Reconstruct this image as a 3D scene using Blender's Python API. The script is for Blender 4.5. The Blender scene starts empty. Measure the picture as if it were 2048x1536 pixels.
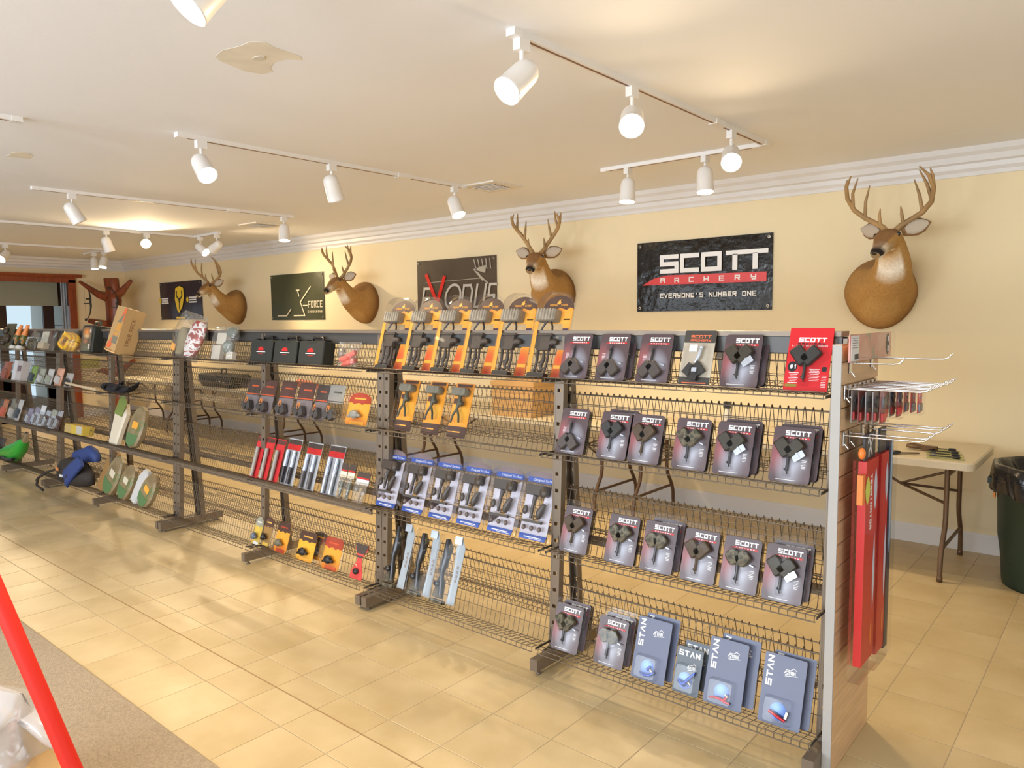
import bpy, bmesh, math, random
from mathutils import Vector, Matrix, noise
random.seed(7)
R = math.radians
scene = bpy.context.scene
COL = scene.collection

# ------------------------------------------------------------------ camera
cam_d = bpy.data.cameras.new('camera'); cam = bpy.data.objects.new('camera', cam_d); COL.objects.link(cam)
YAW, PIT, ROL = R(-40.2255), R(5.0088), R(0.6016)
fw = Vector((math.sin(YAW)*math.cos(PIT), math.cos(YAW)*math.cos(PIT), -math.sin(PIT)))
ri = Vector((math.cos(YAW), -math.sin(YAW), 0)); dn = fw.cross(ri)
r_ = ri*math.cos(ROL)+dn*math.sin(ROL); d_ = dn*math.cos(ROL)-ri*math.sin(ROL)
cam.matrix_world = Matrix(((r_.x,-d_.x,-fw.x,0),(r_.y,-d_.y,-fw.y,0),(r_.z,-d_.z,-fw.z,1.587),(0,0,0,1)))
cam_d.sensor_width = 36; cam_d.sensor_fit = 'HORIZONTAL'; cam_d.lens = 1493.59/2048*36; cam_d.clip_start = .05
scene.camera = cam

# ------------------------------------------------------------------ view, world, daylight
vs = scene.view_settings
vs.view_transform = 'Standard'; vs.look = 'None'; vs.gamma = 1; vs.use_curve_mapping = False
vs.exposure = -0.10
cy = scene.cycles
cy.use_denoising = True; cy.transparent_max_bounces = 32; cy.max_bounces = 10; cy.diffuse_bounces = 6
cy.sample_clamp_indirect = 6; cy.caustics_reflective = False; cy.caustics_refractive = False
w = bpy.data.worlds.new('sky'); scene.world = w; w.use_nodes = True
bg = w.node_tree.nodes['Background']; bg.inputs['Color'].default_value = (.70,.88,1,1); bg.inputs['Strength'].default_value = 1.0
WARM = (1.0,.75,.44)
SPOT_W = 68
def area(name, loc, sx, sy, power, color, rot):
    l = bpy.data.lights.new(name,'AREA'); l.shape = 'RECTANGLE'; l.size = sx; l.size_y = sy; l.energy = power; l.color = color
    o = bpy.data.objects.new(name,l); COL.objects.link(o); o.location = loc; o.rotation_euler = rot; return o
# daylight falling in through the shop-front windows (behind the camera) and the doorway at the far end
for wx,pw in ((-7.6,100),(-4.2,225),(-.8,225)):
    area('window_daylight', (wx,-3.72,1.45), 2.6, 1.9, pw, (.84,.92,1), (R(116),0,0))
area('window_daylight', (2.74,.85,1.45), 2.4, 1.9, 40, (.80,.90,1), (R(112),0,R(90)))

# ------------------------------------------------------------------ helpers
class MB:
    def __init__(s): s.v=[]; s.f=[]; s.m=[]; s.sm=[]; s.T=Matrix()
    def add(s, vs_, fs, m=0, smooth=False):
        b=len(s.v); s.v += [tuple(s.T@Vector(p)) for p in vs_]
        for f in fs: s.f.append([b+i for i in f]); s.m.append(m); s.sm.append(smooth)
        return s
    def box(s, c, d, m=0, rot=None):
        x,y,z=d[0]/2,d[1]/2,d[2]/2; c=Vector(c)
        P=[Vector(p) for p in ((-x,-y,-z),(x,-y,-z),(x,y,-z),(-x,y,-z),(-x,-y,z),(x,-y,z),(x,y,z),(-x,y,z))]
        if rot is not None: P=[rot@p for p in P]
        return s.add([p+c for p in P], [(0,3,2,1),(4,5,6,7),(0,1,5,4),(1,2,6,5),(2,3,7,6),(3,0,4,7)], m)
    def prism(s, o, y0, y1, m=0, mside=None):          # outline (x,z) counter-clockwise seen from -y
        n=len(o); V=[(x,y0,z) for x,z in o]+[(x,y1,z) for x,z in o]
        s.add(V,[tuple(range(n))],m); s.add(V,[tuple(range(2*n-1,n-1,-1))],m)
        s.add(V,[(j,i,n+i,n+j) for i,j in ((i,(i+1)%n) for i in range(n))], m if mside is None else mside)
        return s
    def zprism(s, o, z0, z1, m=0):                       # outline (x,y)
        n=len(o); V=[(x,y,z0) for x,y in o]+[(x,y,z1) for x,y in o]
        s.add(V,[tuple(range(n-1,-1,-1)),tuple(range(n,2*n))],m)
        s.add(V,[(i,j,n+j,n+i) for i,j in ((i,(i+1)%n) for i in range(n))],m); return s
    def tube(s, pts, r, n=6, m=0, smooth=True, caps=True):
        pts=[Vector(p) for p in pts]; k=len(pts); rs=r if isinstance(r,(list,tuple)) else [r]*k
        t0=(pts[1]-pts[0]).normalized(); a=Vector((0,0,1)) if abs(t0.z)<.9 else Vector((1,0,0))
        u=t0.cross(a).normalized(); V=[]
        for i,p in enumerate(pts):
            t=(pts[min(i+1,k-1)]-pts[max(i-1,0)]).normalized()
            u=(u-t*u.dot(t)).normalized(); q=t.cross(u)
            V+=[p+(u*math.cos(2*math.pi*j/n)+q*math.sin(2*math.pi*j/n))*rs[i] for j in range(n)]
        F=[(i*n+j,i*n+(j+1)%n,(i+1)*n+(j+1)%n,(i+1)*n+j) for i in range(k-1) for j in range(n)]
        s.add(V,F,m,smooth)
        if caps: s.add(V,[tuple(range(n-1,-1,-1)),tuple(range((k-1)*n,k*n))],m)
        return s
    def lathe(s, prof, n=20, m=0, smooth=True, M=None):  # (r,z) profile around z
        V=[]; M=M or Matrix()
        for r,z in prof: V+=[M@Vector((r*math.cos(2*math.pi*j/n),r*math.sin(2*math.pi*j/n),z)) for j in range(n)]
        k=len(prof)
        return s.add(V,[(i*n+j,i*n+(j+1)%n,(i+1)*n+(j+1)%n,(i+1)*n+j) for i in range(k-1) for j in range(n)],m,smooth)
    def loft(s, rings, m=0, smooth=True, cap0=True, cap1=True):
        n=len(rings[0]); V=[p for r in rings for p in r]; k=len(rings)
        s.add(V,[(i*n+j,i*n+(j+1)%n,(i+1)*n+(j+1)%n,(i+1)*n+j) for i in range(k-1) for j in range(n)],m,smooth)
        if cap0: s.add(V,[tuple(range(n-1,-1,-1))],m,smooth)
        if cap1: s.add(V,[tuple(range((k-1)*n,k*n))],m,smooth)
        return s
    def ball(s, c, r, m=0, nu=12, nv=7):
        r=r if isinstance(r,(list,tuple)) else (r,r,r); c=Vector(c); rings=[]
        for i in range(nv+1):
            a=-math.pi/2+math.pi*i/nv; q=max(math.cos(a),1e-3)
            rings.append([c+Vector((r[0]*q*math.cos(2*math.pi*j/nu),r[1]*q*math.sin(2*math.pi*j/nu),r[2]*math.sin(a))) for j in range(nu)])
        return s.loft(rings,m,True)
    def mesh(s, name, mats):
        me=bpy.data.meshes.new(name); me.from_pydata(s.v,[],s.f)
        for mt in (mats if isinstance(mats,(list,tuple)) else [mats]): me.materials.append(mt)
        me.polygons.foreach_set('material_index',s.m); me.polygons.foreach_set('use_smooth',s.sm); me.update(); return me
    def build(s, name, mats, parent=None, loc=None):
        return link(name, s.mesh(name,mats), parent, loc)
def link(name, me, parent=None, loc=None, rot=None):
    o=bpy.data.objects.new(name,me); COL.objects.link(o)
    if parent is not None: o.parent=parent
    if loc is not None: o.location=loc
    if rot is not None: o.rotation_euler=rot
    return o
def tag(o,label,cat,group=None):
    o['label']=label; o['category']=cat
    if group: o['group']=group
    return o
def thing(name,label,cat,loc=(0,0,0),rot=(0,0,0),group=None):
    o=link(name,None,None,loc,rot); o.empty_display_size=.05; return tag(o,label,cat,group)
def struct(o): o['kind']='structure'; return o
def rrect(x0,x1,z0,z1,r,n=3):
    o=[]
    for cx,cz,a in ((x1-r,z0+r,-90),(x1-r,z1-r,0),(x0+r,z1-r,90),(x0+r,z0+r,180)):
        for i in range(n+1):
            t=R(a+90*i/n); o.append((cx+r*math.cos(t),cz+r*math.sin(t)))
    return o
def arch(w,h,rise,r=.008,n=10):
    o=[(-w/2+r,0),(w/2-r,0),(w/2,r)]
    for i in range(n+1):
        t=math.pi*i/n; o.append((w/2*math.cos(t), h-rise+rise*math.sin(t)))
    return o+[(-w/2,r)]
def ell(cx,cz,a,b,n=18): return [(cx+a*math.cos(2*math.pi*i/n),cz+b*math.sin(2*math.pi*i/n)) for i in range(n)]
def shrink(o,k,c=None):
    cx=sum(p[0] for p in o)/len(o) if c is None else c[0]; cz=sum(p[1] for p in o)/len(o) if c is None else c[1]
    return [(cx+(x-cx)*k,cz+(z-cz)*k) for x,z in o]
def bubble(mb,o,y_back,y_front,k=.86,m=0):
    i=shrink(o,k); j=shrink(o,k*.93)
    mb.loft([[(x,y_back,z) for x,z in o],[(x,y_front+.004*(1 if y_front<y_back else -1),z) for x,z in i],[(x,y_front,z) for x,z in j]],m,False,False,True)

# stroke lettering -------------------------------------------------
GL={'S':[[(1,1),(0,1),(0,.5),(1,.5),(1,0),(0,0)]],'C':[[(1,1),(0,1),(0,0),(1,0)]],'O':[[(0,0),(0,1),(1,1),(1,0),(0,0)]],
'T':[[(0,1),(1,1)],[(.5,1),(.5,0)]],'A':[[(0,0),(0,1),(1,1),(1,0)],[(0,.45),(1,.45)]],'N':[[(0,0),(0,1),(1,0),(1,1)]],
'R':[[(0,0),(0,1),(1,1),(1,.5),(0,.5)],[(.45,.5),(1,0)]],'H':[[(0,0),(0,1)],[(1,0),(1,1)],[(0,.5),(1,.5)]],'E':[[(1,1),(0,1),(0,0),(1,0)],[(0,.5),(.85,.5)]],
'Y':[[(0,1),(0,.5),(1,.5)],[(1,1),(1,0),(.2,0)]],'V':[[(0,1),(.5,0),(1,1)]],'U':[[(0,1),(0,0),(1,0),(1,1)]],'M':[[(0,0),(0,1),(.5,.4),(1,1),(1,0)]],
'B':[[(0,0),(0,1),(.9,1),(.9,.5),(0,.5)],[(.9,.5),(1,.5),(1,0),(0,0)]],'I':[[(.5,0),(.5,1)]],'L':[[(0,1),(0,0),(1,0)]],'D':[[(0,0),(0,1),(.75,1),(1,.75),(1,.25),(.75,0),(0,0)]],
'F':[[(0,0),(0,1),(1,1)],[(0,.5),(.85,.5)]],'X':[[(0,0),(1,1)],[(0,1),(1,0)]],'W':[[(0,1),(.25,0),(.5,.6),(.75,0),(1,1)]],'G':[[(1,1),(0,1),(0,0),(1,0),(1,.5),(.5,.5)]],
'P':[[(0,0),(0,1),(1,1),(1,.5),(0,.5)]],'K':[[(0,0),(0,1)],[(1,1),(0,.5),(1,0)]],"'":[[(.3,1),(.3,.75)]],'#':[[(.3,0),(.4,1)],[(.65,0),(.75,1)],[(0,.35),(1,.35)],[(0,.7),(1,.7)]],'1':[[(.3,.8),(.6,1),(.6,0)]],
'Q':[[(0,0),(0,1),(1,1),(1,0),(0,0)],[(.6,.3),(1.1,-.1)]],'Z':[[(0,1),(1,1),(0,0),(1,0)]],'&':[[(.9,1),(.1,1),(.1,.55),(.6,.5),(.1,.5),(.1,0),(.9,0),(.9,.35)]],
'^':[[(0,0),(.5,1),(1,0)]],' ':[]}
_st=[0]
def strokes(mb, segs, t, y, dy, m=0):
    """segs: list of polylines in (x,z); flat lettering of thickness dy standing proud at depth y (towards -y)"""
    for pl in segs:
        for (x0,z0),(x1,z1) in zip(pl,pl[1:]):
            L=math.hypot(x1-x0,z1-z0)
            if L<1e-7: continue
            ux,uz=(x1-x0)/L*t/2,(z1-z0)/L*t/2; e=.98; _st[0]=(_st[0]+1)%4; dd=dy*(1+.25*_st[0])
            mb.prism([(x0-ux*e+uz,z0-uz*e-ux),(x1+ux*e+uz,z1+uz*e-ux),(x1+ux*e-uz,z1+uz*e+ux),(x0-ux*e-uz,z0-uz*e+ux)],y-dd,y,m)
def letters(mb, txt, x, z, h, cw, gap, t, y=0, dy=.0006, m=0, shear=0, up=False):
    for ch in txt:
        seg=[]
        for pl in GL[ch]:
            q=[]
            for a,b in pl:
                px=t/2+a*(cw-t); pz=t/2+b*(h-t); px+=shear*pz
                q.append((x-pz, z+px) if up else (x+px, z+pz))
            seg.append(q)
        strokes(mb,seg,t,y,dy,m)
        if up: z+=cw+gap
        else: x+=cw+gap
    return x

# materials -------------------------------------------------
MATS={}
def mat(name,c,rough=.5,metal=0,emit=None,es=0,bump=0,bscale=60,var=0,vscale=6,coat=0,spec=None,coord='Object',stretch=None):
    if name in MATS: return MATS[name]
    m=bpy.data.materials.new(name); m.use_nodes=True; nt=m.node_tree; b=nt.nodes['Principled BSDF']
    b.inputs['Base Color'].default_value=(*c,1); b.inputs['Roughness'].default_value=rough; b.inputs['Metallic'].default_value=metal
    if coat: b.inputs['Coat Weight'].default_value=coat; b.inputs['Coat Roughness'].default_value=.08
    if spec is not None: b.inputs['Specular IOR Level'].default_value=spec
    if emit: b.inputs['Emission Color'].default_value=(*emit,1); b.inputs['Emission Strength'].default_value=es
    if bump or var:
        tc=nt.nodes.new('ShaderNodeTexCoord'); src=tc.outputs[coord]
        if coord=='Position': pass
        if stretch:
            mp=nt.nodes.new('ShaderNodeMapping'); mp.inputs['Scale'].default_value=stretch; nt.links.new(src,mp.inputs[0]); src=mp.outputs[0]
    if var:
        n=nt.nodes.new('ShaderNodeTexNoise'); n.inputs['Scale'].default_value=vscale; n.inputs['Detail'].default_value=5; nt.links.new(src,n.inputs['Vector'])
        r=nt.nodes.new('ShaderNodeValToRGB'); e=r.color_ramp.elements; e[0].position=.3; e[1].position=.7
        e[0].color=(*[x*(1-var) for x in c],1); e[1].color=(*[min(1,x*(1+var)) for x in c],1)
        nt.links.new(n.outputs[0],r.inputs[0]); nt.links.new(r.outputs[0],b.inputs['Base Color'])
    if bump:
        n=nt.nodes.new('ShaderNodeTexNoise'); n.inputs['Scale'].default_value=bscale; n.inputs['Detail'].default_value=4; nt.links.new(src,n.inputs['Vector'])
        bp=nt.nodes.new('ShaderNodeBump'); bp.inputs['Strength'].default_value=bump; bp.inputs['Distance'].default_value=.01
        nt.links.new(n.outputs[0],bp.inputs['Height']); nt.links.new(bp.outputs[0],b.inputs['Normal'])
    MATS[name]=m; return m
def ramp_mat(name,stops,scale=8,detail=4,rough=.5,bump=0,stretch=(1,1,1),constant=False,distort=0):
    if name in MATS: return MATS[name]
    m=mat(name,(1,1,1),rough); nt=m.node_tree; b=nt.nodes['Principled BSDF']
    tc=nt.nodes.new('ShaderNodeTexCoord'); mp=nt.nodes.new('ShaderNodeMapping'); mp.inputs['Scale'].default_value=stretch
    n=nt.nodes.new('ShaderNodeTexNoise'); n.inputs['Scale'].default_value=scale; n.inputs['Detail'].default_value=detail; n.inputs['Distortion'].default_value=distort
    r=nt.nodes.new('ShaderNodeValToRGB'); r.color_ramp.interpolation='CONSTANT' if constant else 'LINEAR'
    e=r.color_ramp.elements
    while len(e)<len(stops): e.new(.5)
    for k,(p,c) in enumerate(stops): e[k].position=p; e[k].color=(*c,1)
    nt.links.new(tc.outputs['Object'],mp.inputs[0]); nt.links.new(mp.outputs[0],n.inputs['Vector']); nt.links.new(n.outputs[0],r.inputs[0]); nt.links.new(r.outputs[0],b.inputs['Base Color'])
    if bump:
        bp=nt.nodes.new('ShaderNodeBump'); bp.inputs['Strength'].default_value=bump; bp.inputs['Distance'].default_value=.01
        nt.links.new(n.outputs[0],bp.inputs['Height']); nt.links.new(bp.outputs[0],b.inputs['Normal'])
    return m
def grad_mat(name,base,spots,rough=.35):
    """printed card: soft blobs (x,z,rx,rz,colour) over a base colour, in the part's own coordinates"""
    if name in MATS: return MATS[name]
    m=mat(name,base,rough); nt=m.node_tree; b=nt.nodes['Principled BSDF']
    tc=nt.nodes.new('ShaderNodeTexCoord'); prev=None
    for x,z,rx,rz,c in spots:
        mp=nt.nodes.new('ShaderNodeMapping'); mp.inputs['Location'].default_value=(-x/rx,0,-z/rz); mp.inputs['Scale'].default_value=(1/rx,0,1/rz)
        g=nt.nodes.new('ShaderNodeTexGradient'); g.gradient_type='SPHERICAL'
        nt.links.new(tc.outputs['Object'],mp.inputs[0]); nt.links.new(mp.outputs[0],g.inputs[0])
        mx=nt.nodes.new('ShaderNodeMix'); mx.data_type='RGBA'; nt.links.new(g.outputs['Fac'],mx.inputs['Factor'])
        if prev is None: mx.inputs[6].default_value=(*base,1)
        else: nt.links.new(prev,mx.inputs[6])
        mx.inputs[7].default_value=(*c,1); prev=mx.outputs[2]
    nt.links.new(prev,b.inputs['Base Color']); return m
def clear_mat(name,tint=(1,1,1),gloss=.08,rough=.06,haze=0.0,hcol=(.9,.9,.9),bump=0,bscale=20):
    if name in MATS: return MATS[name]
    m=bpy.data.materials.new(name); m.use_nodes=True; nt=m.node_tree; nt.nodes.clear()
    out=nt.nodes.new('ShaderNodeOutputMaterial'); tr=nt.nodes.new('ShaderNodeBsdfTransparent'); tr.inputs[0].default_value=(*tint,1)
    gl=nt.nodes.new('ShaderNodeBsdfGlossy'); gl.inputs['Roughness'].default_value=rough
    lw=nt.nodes.new('ShaderNodeLayerWeight'); lw.inputs[0].default_value=.25
    ad=nt.nodes.new('ShaderNodeMath'); ad.operation='MULTIPLY_ADD'; ad.inputs[1].default_value=.28; ad.inputs[2].default_value=gloss; ad.use_clamp=True
    nt.links.new(lw.outputs['Fresnel'],ad.inputs[0])
    mx=nt.nodes.new('ShaderNodeMixShader'); nt.links.new(ad.outputs[0],mx.inputs[0]); nt.links.new(gl.outputs[0],mx.inputs[2])
    if haze:
        df=nt.nodes.new('ShaderNodeBsdfDiffuse'); df.inputs[0].default_value=(*hcol,1); m2=nt.nodes.new('ShaderNodeMixShader'); m2.inputs[0].default_value=haze
        nt.links.new(tr.outputs[0],m2.inputs[1]); nt.links.new(df.outputs[0],m2.inputs[2]); nt.links.new(m2.outputs[0],mx.inputs[1])
    else: nt.links.new(tr.outputs[0],mx.inputs[1])
    if bump:
        tc=nt.nodes.new('ShaderNodeTexCoord'); n=nt.nodes.new('ShaderNodeTexNoise'); n.inputs['Scale'].default_value=bscale; nt.links.new(tc.outputs['Object'],n.inputs['Vector'])
        bp=nt.nodes.new('ShaderNodeBump'); bp.inputs['Strength'].default_value=bump; bp.inputs['Distance'].default_value=.02; nt.links.new(n.outputs[0],bp.inputs['Height'])
        nt.links.new(bp.outputs[0],gl.inputs['Normal']); nt.links.new(bp.outputs[0],lw.inputs['Normal'])
    nt.links.new(mx.outputs[0],out.inputs[0]); MATS[name]=m; return m
WHITE=mat('white_print',(.85,.85,.86),.5); BLACK=mat('black_plastic',(.012,.012,.014),.35); RED=mat('red_print',(.58,.014,.014),.4)
CLEAR=clear_mat('clear_blister',(.98,.98,.985),.016,.05); CLEARBAG=clear_mat('clear_poly_bag',(.95,.95,.94),.03,.10,.06,(.9,.9,.88),.9,16)
WIRE=mat('dark_steel_wire',(.16,.13,.10),.38,.75); STEEL=mat('grey_brown_painted_steel',(.205,.162,.122),.42,.35,bump=.03,bscale=200)
DSTEEL=mat('dark_grey_painted_steel',(.065,.062,.06),.4,.3); CHROME=mat('chrome_wire',(.75,.75,.76),.18,1)
YW=5.72; CEIL=2.65
# ------------------------------------------------------------------ room
wallm=mat('cream_painted_wall',(.80,.68,.45),.75,bump=.05,bscale=90,coord='Object')
ceilm=mat('white_ceiling_paint',(.82,.835,.87),.85,bump=.04,bscale=70)
trimm=mat('white_trim_paint',(.70,.69,.69),.45)
grout=mat('tile_grout',(.36,.30,.22),.9)
struct(MB().box((-5.5,.95,-.0515),(17,10,.1)).build('floor',grout))
floor=bpy.data.objects['floor']
struct(MB().box((-5.5,.95,CEIL+.05),(17.2,10,.1)).build('ceiling',ceilm))
struct(MB().box((-5.5,YW+.05,CEIL/2),(16.6,.1,CEIL)).build('wall_back',wallm))
# left wall with the wide cased opening
lw=MB(); XL=-13.7
lw.box((XL-.06,5.29,CEIL/2),(.12,.88,CEIL)); lw.box((XL-.06,2.6,2.475),(.12,4.5,.35)); lw.box((XL-.06,-1.8,CEIL/2),(.12,4.3,CEIL))
struct(lw.build('wall_left',wallm))
struct(MB().box((2.75+.06,-2.2,CEIL/2),(.12,3.6,CEIL)).box((2.81,3.95,CEIL/2),(.12,3.7,CEIL)).box((2.81,.85,.25),(.12,2.5,.5)).box((2.81,.85,2.52),(.12,2.5,.26)).build('wall_right',wallm))
wf=MB()
wf.box((-5.5,-3.86,.24),(16.6,.12,.48)); wf.box((-5.5,-3.86,2.54),(16.6,.12,.22))
for x0,x1 in ((-13.8,-8.95),(-6.25,-5.55),(-2.85,-2.15),(.55,2.8)): wf.box(((x0+x1)/2,-3.86,1.45),(x1-x0,.12,1.96))
struct(wf.build('wall_front',wallm))
frm=mat('dark_bronze_window_frame',(.05,.035,.03),.4)
for k,wx in enumerate((-7.6,-4.2,-.8)):
    f=MB()
    for sx in (-1.33,0,1.33): f.box((wx+sx,-3.86,1.45),(.06,.06,1.96))
    for z in (.5,2.4): f.box((wx,-3.86,z),(2.7,.06,.06))
    struct(f.build('window_%d'%(k+2),frm))
# crown moulding and baseboards
prof=[(0,0),(-.012,0),(-.018,.025),(-.035,.045),(-.04,.075),(-.062,.085),(-.075,.12),(-.1,.14),(-.115,.172),(0,.172)]
cr=MB(); z0=CEIL-.172
A=[(-13.7,YW+y,z0+z) for y,z in prof]; B=[(2.75,YW+y,z0+z) for y,z in prof]
cr.loft([B,A],0,False); struct(cr.build('trim_1',trimm))
cr=MB(); A=[(XL-y,-3.8,z0+z) for y,z in prof]; B=[(XL-y,YW,z0+z) for y,z in prof]
cr.loft([B,A],0,False); struct(cr.build('trim_2',trimm))
bp_=[(0,0),(-.014,0),(-.014,.118),(-.008,.13),(0,.13)]
bb=MB(); bb.loft([[(2.75,YW+y,z) for y,z in bp_],[(-13.7,YW+y,z) for y,z in bp_]],0,False); struct(bb.build('baseboard_back',trimm))
bb=MB(); bb.loft([[(XL-y,4.9,z) for y,z in bp_],[(XL-y,YW,z) for y,z in bp_]],0,False); struct(bb.build('baseboard_left',trimm))
# ceiling stains
st=mat('water_stain',(.74,.69,.58),.9,var=.08,vscale=9)
def stain(name,cx,cy,pts,label):
    m=MB(); o=[(cx+x,cy+y) for x,y in pts]; m.zprism(o,CEIL-.0012,CEIL-.0002); q=m.build(name,st,bpy.data.objects['ceiling']); q['label']=label
pl=[]
random.seed(3)
def blot(a,b,n=26,j=.25,ph=0): return [((a*(1+j*math.sin(3*t+ph)+.1*random.uniform(-1,1)))*math.cos(t),(b*(1+j*math.sin(2*t+ph)+.1*random.uniform(-1,1)))*math.sin(t)) for t in [2*math.pi*i/n for i in range(n)]]
stain('stain',0,0,[(-2.905,1.609),(-2.82,1.594),(-2.73,1.617),(-2.659,1.618),(-2.621,1.658),(-2.644,1.716),(-2.646,1.773),(-2.653,1.835),(-2.685,1.869),(-2.728,1.815),(-2.792,1.805),(-2.864,1.831),(-2.901,1.866),(-2.962,1.856),(-2.982,1.785),(-2.959,1.704),(-2.945,1.652)],'tan water stain on the ceiling paint')
stain('stain',-5.5,1.7,blot(.10,.08,ph=2),'faint tan water stain on the ceiling paint')
pat=mat('patch_paint',(.62,.57,.48),.9)
q=MB().zprism([(-2.79+.035*math.cos(t/8*6.283),1.735+.02*math.sin(t/8*6.283)) for t in range(8)],CEIL-.004,CEIL-.001).build('plug',pat,bpy.data.objects['ceiling'])
# floor tiles (0.295 m) with recessed joints
tile_m=mat('beige_ceramic_tile',(.72,.57,.36),.38,bump=.02,bscale=40)
nt=tile_m.node_tree; b=nt.nodes['Principled BSDF']
ge=nt.nodes.new('ShaderNodeNewGeometry'); oi=nt.nodes.new('ShaderNodeObjectInfo')
n1=nt.nodes.new('ShaderNodeTexNoise'); n1.inputs['Scale'].default_value=3.2; n1.inputs['Detail'].default_value=5; n1.inputs['Roughness'].default_value=.6
cmb=nt.nodes.new('ShaderNodeVectorMath'); cmb.operation='ADD'
cx=nt.nodes.new('ShaderNodeCombineXYZ'); nt.links.new(oi.outputs['Random'],cx.inputs[2]); 
ml=nt.nodes.new('ShaderNodeVectorMath'); ml.operation='SCALE'; ml.inputs['Scale'].default_value=40; nt.links.new(cx.outputs[0],ml.inputs[0])
nt.links.new(ge.outputs['Position'],cmb.inputs[0]); nt.links.new(ml.outputs[0],cmb.inputs[1]); nt.links.new(cmb.outputs[0],n1.inputs['Vector'])
rp=nt.nodes.new('ShaderNodeValToRGB'); e=rp.color_ramp.elements; e[0].position=.32; e[0].color=(.455,.345,.18,1); e[1].position=.66; e[1].color=(.55,.44,.26,1)
nt.links.new(n1.outputs[0],rp.inputs[0]); nt.links.new(rp.outputs[0],b.inputs['Base Color'])
T=.2935; G=.0028
def tile_mesh(sx,sy):
    a,bb_,c=sx/2-G/2,sy/2-G/2,.002
    V=[(-a,-bb_,-.004),(a,-bb_,-.004),(a,bb_,-.004),(-a,bb_,-.004),(-a,-bb_,-.0008),(a,-bb_,-.0008),(a,bb_,-.0008),(-a,bb_,-.0008),(-a+c,-bb_+c,0),(a-c,-bb_+c,0),(a-c,bb_-c,0),(-a+c,bb_-c,0)]
    F=[(0,1,5,4),(1,2,6,5),(2,3,7,6),(3,0,4,7),(4,5,9,8),(5,6,10,9),(6,7,11,10),(7,4,8,11),(8,9,10,11)]
    return V,F
spec=[(1.253,1.547),(1.547,1.7125),(1.7125,1.8485)]
y=1.8485
while y<5.72: spec.append((y,min(y+.2975,5.72))); y+=.2975
cells=[]
xs=[]
i=int(math.floor((-13.7+1.6385)/T))
while -1.6385+i*T<2.75:
    xs.append(-1.6385+i*T); i+=1
def inview(x,y):
    q=Vector((x,y,-1.587)); zc=q.dot(fw)
    if zc<.3: return None
    u=1024+1493.6*q.dot(r_)/zc; v_=768+1493.6*q.dot(d_)/zc
    return (u,v_,zc) if -150<u<2200 and -50<v_<1750 else None
for y0,y1 in spec:
    for x0 in xs:
        c=((x0+T/2),(y0+y1)/2,T,y1-y0); p=inview(c[0],c[1]); cells.append((p[2] if p else 999,c))
cells.sort(key=lambda t:t[0])
tm={}
far=MB()
for n_,(dz,(cx_,cy_,sx,sy)) in enumerate(cells):
    if n_<300 and dz<900:
        k=round(sy,3)
        if k not in tm: tm[k]=MB().add(*tile_mesh(sx,sy)).mesh('tile',tile_m)
        link('tile',tm[k],floor,(cx_,cy_,0))
    else:
        V,F=tile_mesh(sx,sy); far.add([(cx_+a,cy_+b_,c) for a,b_,c in V],F)
o=far.build('tile',tile_m,floor); o['kind']='stuff'
seam=mat('brown_joint_filler',(.30,.19,.09),.8)
MB().box((-5.5,1.7125,-.001),(16.4,.006,.003)).build('joint_strip',seam,floor)
carpet=mat('beige_loop_carpet',(.43,.345,.25),.95,bump=.9,bscale=260,var=.18,vscale=120)
MB().box((-5.5,-1.277,.0005),(16.4,5.05,.008)).build('carpet',carpet,floor)
# ceiling vents
ventm=mat('white_vent_paint',(.74,.70,.64),.5)
def vent(cx,cy,label):
    t=thing('ceiling_vent',label,'vent',(cx,cy,CEIL))
    f=MB()
    for d,(sx,sy) in (((0,.15),(.36,.06)),((0,-.15),(.36,.06)),((.15,0),(.06,.24)),((-.15,0),(.06,.24))): f.box((d[0],d[1],-.006),(sx,sy,.012))
    f.build('frame',ventm,t)
    for k in range(6):
        MB().box((0,-.1+.04*k,-.012),(.24,.03,.003),rot=Matrix.Rotation(R(35),3,'X')).build('slat',ventm,t)
vent(-4.06,4.57,'white square ceiling vent near the end of the middle light track')
vent(-7.5,4.62,'white square ceiling vent farther along, by the smaller mounted buck')
# ------------------------------------------------------------------ the opening in the left wall, the porch beyond it
wood=mat('cherry_stained_wood',(.26,.055,.018),.4,bump=.05,bscale=30,var=.25,vscale=5,stretch=(6,6,.6))
dr=MB()
dr.box((XL+.02,4.845,1.15),(.06,.11,2.3)); dr.box((XL+.02,.36,1.15),(.06,.11,2.3))
dr.box((XL+.02,2.6,2.30),(.06,4.6,.09))
cp=[(0,0),(.05,0),(.075,.03),(.085,.05),(0,.05)]
dr.loft([[(XL+.03+a,.2,2.34+z) for a,z in cp],[(XL+.03+a,4.99,2.34+z) for a,z in cp]],0,False)
struct(dr.build('door_1',wood))
doorroom=mat('porch_wall_paint',(.62,.60,.55),.8)
struct(MB().box((-15.9,2.5,-.03),(4.3,6.4,.06)).build('floor_2',grout))
pr=MB(); pr.box((-15.9,5.62,CEIL/2),(4.3,.1,CEIL)); pr.box((-15.9,-.6,CEIL/2),(4.3,.1,CEIL)); pr.box((-15.9,2.5,CEIL+.03),(4.3,6.4,.06))
struct(pr.build('wall_far',doorroom))
val=mat('grey_green_valance',(.30,.31,.25),.85,bump=.2,bscale=30)
va=MB(); va.box((-14.05,2.55,2.11),(.02,4.4,.46)); 
tag(va.build('valance',val),'grey fabric valance across the top of the far cased opening','valance')
cu=mat('sheer_blue_grey_curtain',(.42,.47,.55),.9)
c_=MB(); ring=[]
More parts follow.
